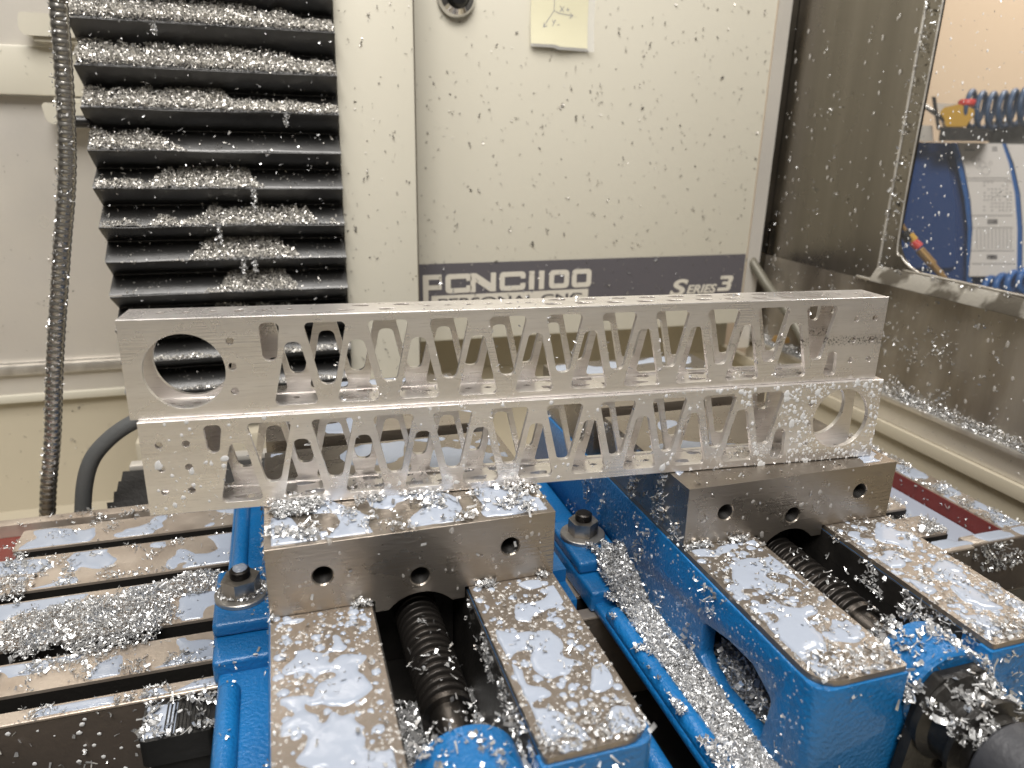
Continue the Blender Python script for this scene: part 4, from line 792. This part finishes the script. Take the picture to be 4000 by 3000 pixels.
P = scat(90, (-.2, .0462, -.07), (.165, 0, 0), (0, 0, .068), (0, -1, 0), lambda a, b: np.ones_like(a)); chips('stuck_chips', 'larger flakes stuck to the front face of the table', P, (0, -1, 0), .0030, None, .35)
P = scat(60, (-.2, .0462, -.07), (.165, 0, 0), (0, 0, .068), (0, -1, 0), lambda a, b: np.ones_like(a)); drops('coolant_drops', 'drops on the front face of the table', P, (0, -1, 0), .0005 + .001 * rng.random(len(P)), M_drop)
P = rect(420, -.074, -.034, .016, .046, -.003, lambda a, b: cl01(n3(a, b, 21, 120, .48) + .15 + (b > .026) * .4), lambda a, b: .002 + 0 * a); chips('block_chips', 'coarse curled chips on the black block', P, (0, 0, 1), .0030, None, .7)
sheet('coolant_puddles', 'milky coolant puddle on the black block', (-.073, .0165, -.003), (.038, 0, 0), (0, .028, 0), (0, 0, 1), lambda u, v: puddles(u, v, 71, .50, 90, .038, .028, .002) + .1 * (u < .017) - .5 * (u > .017), .001, M_cool, .0008)
# vises
for dx, dy, nm in ((0, 0, 'left'), (V2[0], V2[1], 'right')):
    # channel of chips along the flange
    if nm == 'right':
        P = rect(46000, dx - .027, dx - .001, -.12, .118, 0, lambda a, b: cl01((a - .004 * vn(b * 90, 2, 4) - .0015) * 900) * cl01((.222 - b - .02 * vn(a * 200, 1, 3)) * 40) * ((a - .0065) ** 2 + (b - .226) ** 2 > .0165 ** 2))
        yb_ = P[:, 1]; base_ = np.interp(yb_, [-.12, .034, .052, .064, .074, .12], [.0078, .0085, .0178, .0190, .0268, .0266]); hh = np.interp(yb_, [-.12, -.08, .04, .08, .12], [.0035, .0045, .010, .006, .001]) * cl01(.4 + .9 * fbm(P[:, 0] * 50 + 3, P[:, 1] * 50 + 7, 3)); P[:, 2] = base_ + hh * rng.random(len(P))
        chips('channel_chips', 'dense bed of chips filling the channel beside the right vise and banked over its lug', P, (0, 0, 1), .0021, None, .8)
        P = rect(2600, dx - .034, dx - .020, -.12, .05, .0148, lambda a, b: n3(a, b, 14, 60, .48), None); chips('rib_chips', 'chips scattered over the blue rib between the vises', P, (0, 0, 1), .0021, None, .7)
    else:
        P = rect(5000, -.024, -.001, -.12, -.005, .0075, lambda a, b: cl01((.06 - b) * 40 + .12), lambda a, b: .005 * cl01(1.2 - b / .05)); chips('channel_chips', 'chips gathered in the blue channel at the left edge of the left vise', P, (0, 0, 1), .0023, None, .8)
        P = rect(900, -.037, -.001, -.12, .13, .0160, lambda a, b: .3 * n3(a, b, 15, 60, .45), None); 
        P[:, 2] = np.where(P[:, 1] > .068, .0264, np.where(P[:, 1] > .046, .0168, .0150)); chips('rib_chips', 'sparse chips on the blue lug and rib of the left vise', P, (0, 0, 1), .0020, None, .6)
        P = rect(900, -.036, -.003, .083, .116, .0292, lambda a, b: (np.hypot(a - .0165, b - .016) > .011) * (np.hypot(a - .0165, b - .016) < .0165) * .6, lambda a, b: .0015 + 0 * a); chips('washer_chips', 'fine chips ringing the washer of the left nut', P, (0, 0, 1), .0016, None, .7)
        P = scat(420, (-.0015, .0, .03), (0, .12, 0), (0, 0, .08), (-1, 0, 0), lambda a, b: np.ones_like(a) * .6); chips('edge_chips', 'chips caught along the left edge of the left jaw', P, (-1, 0, 0), .0020)
    # ways
    for x0, x1, sn in ((0, .0505, 'left'), (.1033, WV, 'right')):
        dn = .11 if nm == 'left' else .34
        P = rect(2600, dx + x0 + .001, dx + x1 - .001, dy - .121, dy - .001, ZW + .0005, lambda a, b: cl01(n3(a, b, 50 + x0 * 99 + dx * 7, 110, .52) * dn + .02 + cl01((.022 - b) * 60) * (.9 if nm == 'right' or x0 > 0 else .15)), lambda a, b: .0012 + 0 * a)
        chips('way_chips', 'chips lying in the coolant on the %s way of the %s vise' % (sn, nm), P, (0, 0, 1), .0019, None, .45)
    # at the foot of the jaw
    P = scat(1600, (dx, dy - .004, ZW), (WV, 0, 0), (0, .004, 0), (0, 0, 1), lambda a, b: (vn(a * 90, 3, dx * 5) > .62) * 1.0 * ((a < .05) | (a > .104)), lambda a, b: .0045 * vn(a * 90, 3, dx * 5)); chips('jaw_foot_chips', 'small heaps of chips at the foot of the %s jaw' % nm, P, (0, -.3, 1), .0020, None, .9)
    # jaw top
    if nm == 'left':
        P = rect(7000, .001, WV - .001, .001, .062, ZT + .0004, lambda a, b: cl01(n3(a, b, 61, 85, .535) * .7 + .03), lambda a, b: .0018 + 0 * a); chips('jaw_top_chips', 'flakes lying in coolant on top of the left jaw', P, (0, 0, 1), .0023, None, .4)
        P = rect(2500, .004, .030, .028, .052, ZT + .0005, lambda a, b: 1.0 * (np.hypot((a - .013) / .013, (b - .012) / .010) < 1), lambda a, b: .003 + 0 * a); chips('jaw_top_chips', 'small mound of chips at the left end of the left jaw top', P, (0, 0, 1), .0019, None, .8)
    else:
        P = rect(160, dx, dx + WV, dy + .001, dy + .03, ZT + .0004, lambda a, b: np.ones_like(a) * .4); chips('jaw_top_chips', 'a few flakes on top of the right jaw', P, (0, 0, 1), .0020)
    P = scat(20, (dx, dy - .0003, ZW + .002), (WV, 0, 0), (0, 0, .035), (0, -1, 0), lambda a, b: np.ones_like(a) * .9); chips('jaw_face_chips', 'flakes stuck to the front of the %s jaw' % nm, P, (0, -1, 0), .0018, None, .3)
    # inside the slot
    P = rect(16000, dx + .0525, dx + .1015, dy - .10, dy - .012, .0072, lambda a, b: cl01(.25 + n3(a, b, 71, 40, .38)), lambda a, b: .022 * cl01(fbm(a * 45, b * 45, 6) * 1.7 - .35)); chips('slot_chips', 'needle chips heaped beneath the screw of the %s vise' % nm, P, (0, 0, 1), .0034, M_chip, .8, needle=.6)
    P = rect(1200, dx + .062, dx + .0915, dy - .095, dy - .002, .05, lambda a, b: cl01(n3(a, b, 73, 90, .55) * .3 + .02), None); P[:, 2] = .0505 + np.sqrt(np.maximum(.0122 ** 2 - (P[:, 0] - dx - .0768) ** 2, 0)); P = P[np.abs(P[:, 0] - dx - .0768) < .0121]; chips('screw_chips', 'chips caught in the thread of the %s screw' % nm, P, (0, 0, 1), .0021, None, .8)
    P = scat(900, (dx + .1015, dy - .115, .054), (0, .11, 0), (0, 0, .017), (-1, 0, 0), lambda a, b: n3(a, b, 77, 90, .5)); chips('slot_side_chips', 'chips hanging on the dark inner side of the %s vise slot' % nm, P, (-1, 0, .2), .0022, None, .9)
    # boss and housing
    P = rect(5200, dx + .050, dx + .104, dy - .128, dy - .090, .05, lambda a, b: cl01((n3(a, b, 81, 60, .55) * .22 + .03) * (.4 if nm == 'left' else 1) + (.3 if nm == 'left' else .95) * cl01((np.abs(a - .0268) - .0205) * 300)), lambda a, b: .003 + 0 * a)
    r_ = np.maximum(.0244 ** 2 - (P[:, 0] - dx - .0768) ** 2, 0); P[:, 2] = np.maximum(.0505 + np.sqrt(r_), .0535) + rng.random(len(P)) * .002 * (np.abs(P[:, 0] - dx - .0768) > .016); chips('boss_chips', 'chips banked against the blue screw boss of the %s vise' % nm, P, (0, 0, 1), .0024, None, .7)
    # body front and sides
    P = scat(1500, (dx + .012, dy - .1233, .005), (WV - .024, 0, 0), (0, 0, .062), (0, -1, 0), lambda a, b: n3(a, b, 85, 85, .62) * .9 + .02 + .5 * (b > .058) * vn(a * 120, 1, 2), lambda a, b: .0022 + 0 * a); chips('body_chips', 'clusters of chips on the blue front of the %s vise' % nm, P, (0, -1, 0), .0023, None, .8)
P = scat(2600, (V2[0] - .0014, -.115, .012), (0, .30, 0), (0, 0, .056), (-1, 0, 0), lambda a, b: cl01((fbm(a * 75, b * 38, 9, 2) - .60) * 14) + .02, lambda a, b: .0022 + 0 * a); P = P[~((P[:, 1] < -.026) & (P[:, 1] > -.098) & (P[:, 2] < .05))]
chips('body_chips', 'streaks of chips down the blue side of the right vise', P, (-1, 0, 0), .0022, None, .9)
P = scat(1500, (V2[0] - .0002, .004, ZW), (0, .118, 0), (0, 0, .038), (-1, 0, 0), lambda a, b: cl01((fbm(a * 80, b * 60, 19, 2) - .58) * 12) + .04, lambda a, b: .002 + 0 * a); chips('jaw_side_chips', 'clots of chips on the dark side of the right jaw', P, (-1, 0, 0), .0021, None, .9)
P = scat(600, (V2[0] - .0014, -.115, .01), (0, .25, 0), (0, 0, .056), (-1, 0, 0), lambda a, b: np.ones_like(a)); P = P[~((P[:, 1] < -.026) & (P[:, 1] > -.098) & (P[:, 2] < .05))]; drops('water_drops', 'fine drops on the blue side of the right vise', P, (-1, 0, 0), .0003 + .0007 * rng.random(len(P)) ** 2, M_clear, flatn=.3)
P = rect(9000, V2[0] + .009, V2[0] + .050, -.095, -.025, .0072, lambda a, b: np.ones_like(a), lambda a, b: .016 * cl01(1.2 - a / .04)); chips('cavity_chips', 'needle chips inside the side window of the right vise', P, (0, 0, 1), .0036, None, .8, needle=.8)
# bearing housing chips (right vise)
th = -.2 + rng.random(900) * 3.4; yy = -.1285 - .030 * rng.random(900); rr = np.interp(-yy, [.128, .133, .1355, .145, .147, .150, .152, .16], [.025, .024, .021, .021, .024, .022, .017, .0145]); k = fbm(th * 3, yy * 80, 4) > .52
P = np.stack([V2[0] + .0768 + rr * np.cos(th), yy + V2[1], .0430 + rr * np.sin(th)], 1)[k]; chips('housing_chips', 'coarse chips clinging to the black bearing housing', P, (0, -.2, 1), .0030, None, .7)
# right end of the table
P = rect(3000, XP1, XR, .062, .29, 0, lambda a, b: n3(a, b, 91, 80, .48) * .8 + .05, lambda a, b: .002 + 0 * a); chips('table_chips', 'chips on the right end rim of the table', P, (0, 0, 1), .0021, None, .6)
P = rect(3200, .48, XP0, .06, .13, 0, lambda a, b: n3(a, b, 92, 70, .42) * .9 + .05, lambda a, b: .0035 + 0 * a); P = P[((P[:, 1] > .0705) & (P[:, 1] < .1)) | (P[:, 1] > .1145)]; chips('table_chips', 'chips heaped on the stub ends of the lands beside the red trough', P, (0, 0, 1), .0022, None, .7)
P = scat(1500, (.50, .0478, -.05), (.11, 0, 0), (0, 0, .049), (0, -1, 0), lambda a, b: cl01(n3(a, b, 93, 70, .50) * (b > .022)) + .02); chips('stuck_chips', 'wet chips hanging under the right front rim of the table', P, (0, -1, 0), .0024, None, .9)
P = scat(34, (XP1 - .0016, .065, -.022), (0, .12, 0), (0, 0, .02), (-1, 0, 0), lambda a, b: np.ones_like(a)); chips('stuck_chips', 'chips stuck to the red trough wall', P, (-1, 0, 0), .0024)
# chips in and on the tubes
def tube_chips(n, kk, v0_, v1_, zz, lab, u0=.0, u1=L_, den=None, sz=.0018):
    u = u0 + (u1 - u0) * rng.random(n); v = v0_ + (v1_ - v0_) * rng.random(n)
    if den is not None: k = rng.random(n) < den(u, v); u, v = u[k], v[k]
    chips('tube_chips', lab, TP(kk, u, v, zz), (0, 0, 1), sz, None, .8)
tube_chips(420, 1, .004, .022, .0034, 'chips lying inside the lower tube', .07, .40, lambda u, v: cl01((vn(u * 60, 2, 1) - .45) * 6)); tube_chips(260, 2, .004, .022, .0034, 'chips lying inside the upper tube', .07, .41, lambda u, v: cl01((vn(u * 60, 5, 1) - .5) * 6))
tube_chips(26, 2, .002, .024, H_ + .0002, 'a few chips on top of the upper tube')
def edge_chips(kk, flip, n, lab):
    P = []
    for _ in range(n):
        k_ = rng.integers(0, 10); dn_ = rng.random() < .6
        if dn_: t = rng.random() ** .6; cc = .0983 + .03257 * k_; z = .0481 - t * .033; hw = .0110 - t * .0073
        else: t = rng.random(); cc = .0816 + .03257 * k_; z = .0038 + .0343 * t * .4; hw = .0115 - .0079 * t * .4
        u = cc + (hw if rng.random() < .6 else -hw)
        if flip: u, z = .4376 - u, H_ - z
        for _ in range(rng.integers(1, 4)): uu, zz, v = u + rng.normal() * .0009, z + rng.normal() * .0013, -.0004 + rng.random() * .002; P.append(tuple(TP(kk, uu, v, zz)))
    chips('tube_chips', lab, P, (0, -1, .2), .0014, None, .9)
edge_chips(2, False, 95, 'tiny burr chips along the pocket edges of the upper tube'); edge_chips(1, True, 70, 'tiny burr chips along the pocket edges of the lower tube')
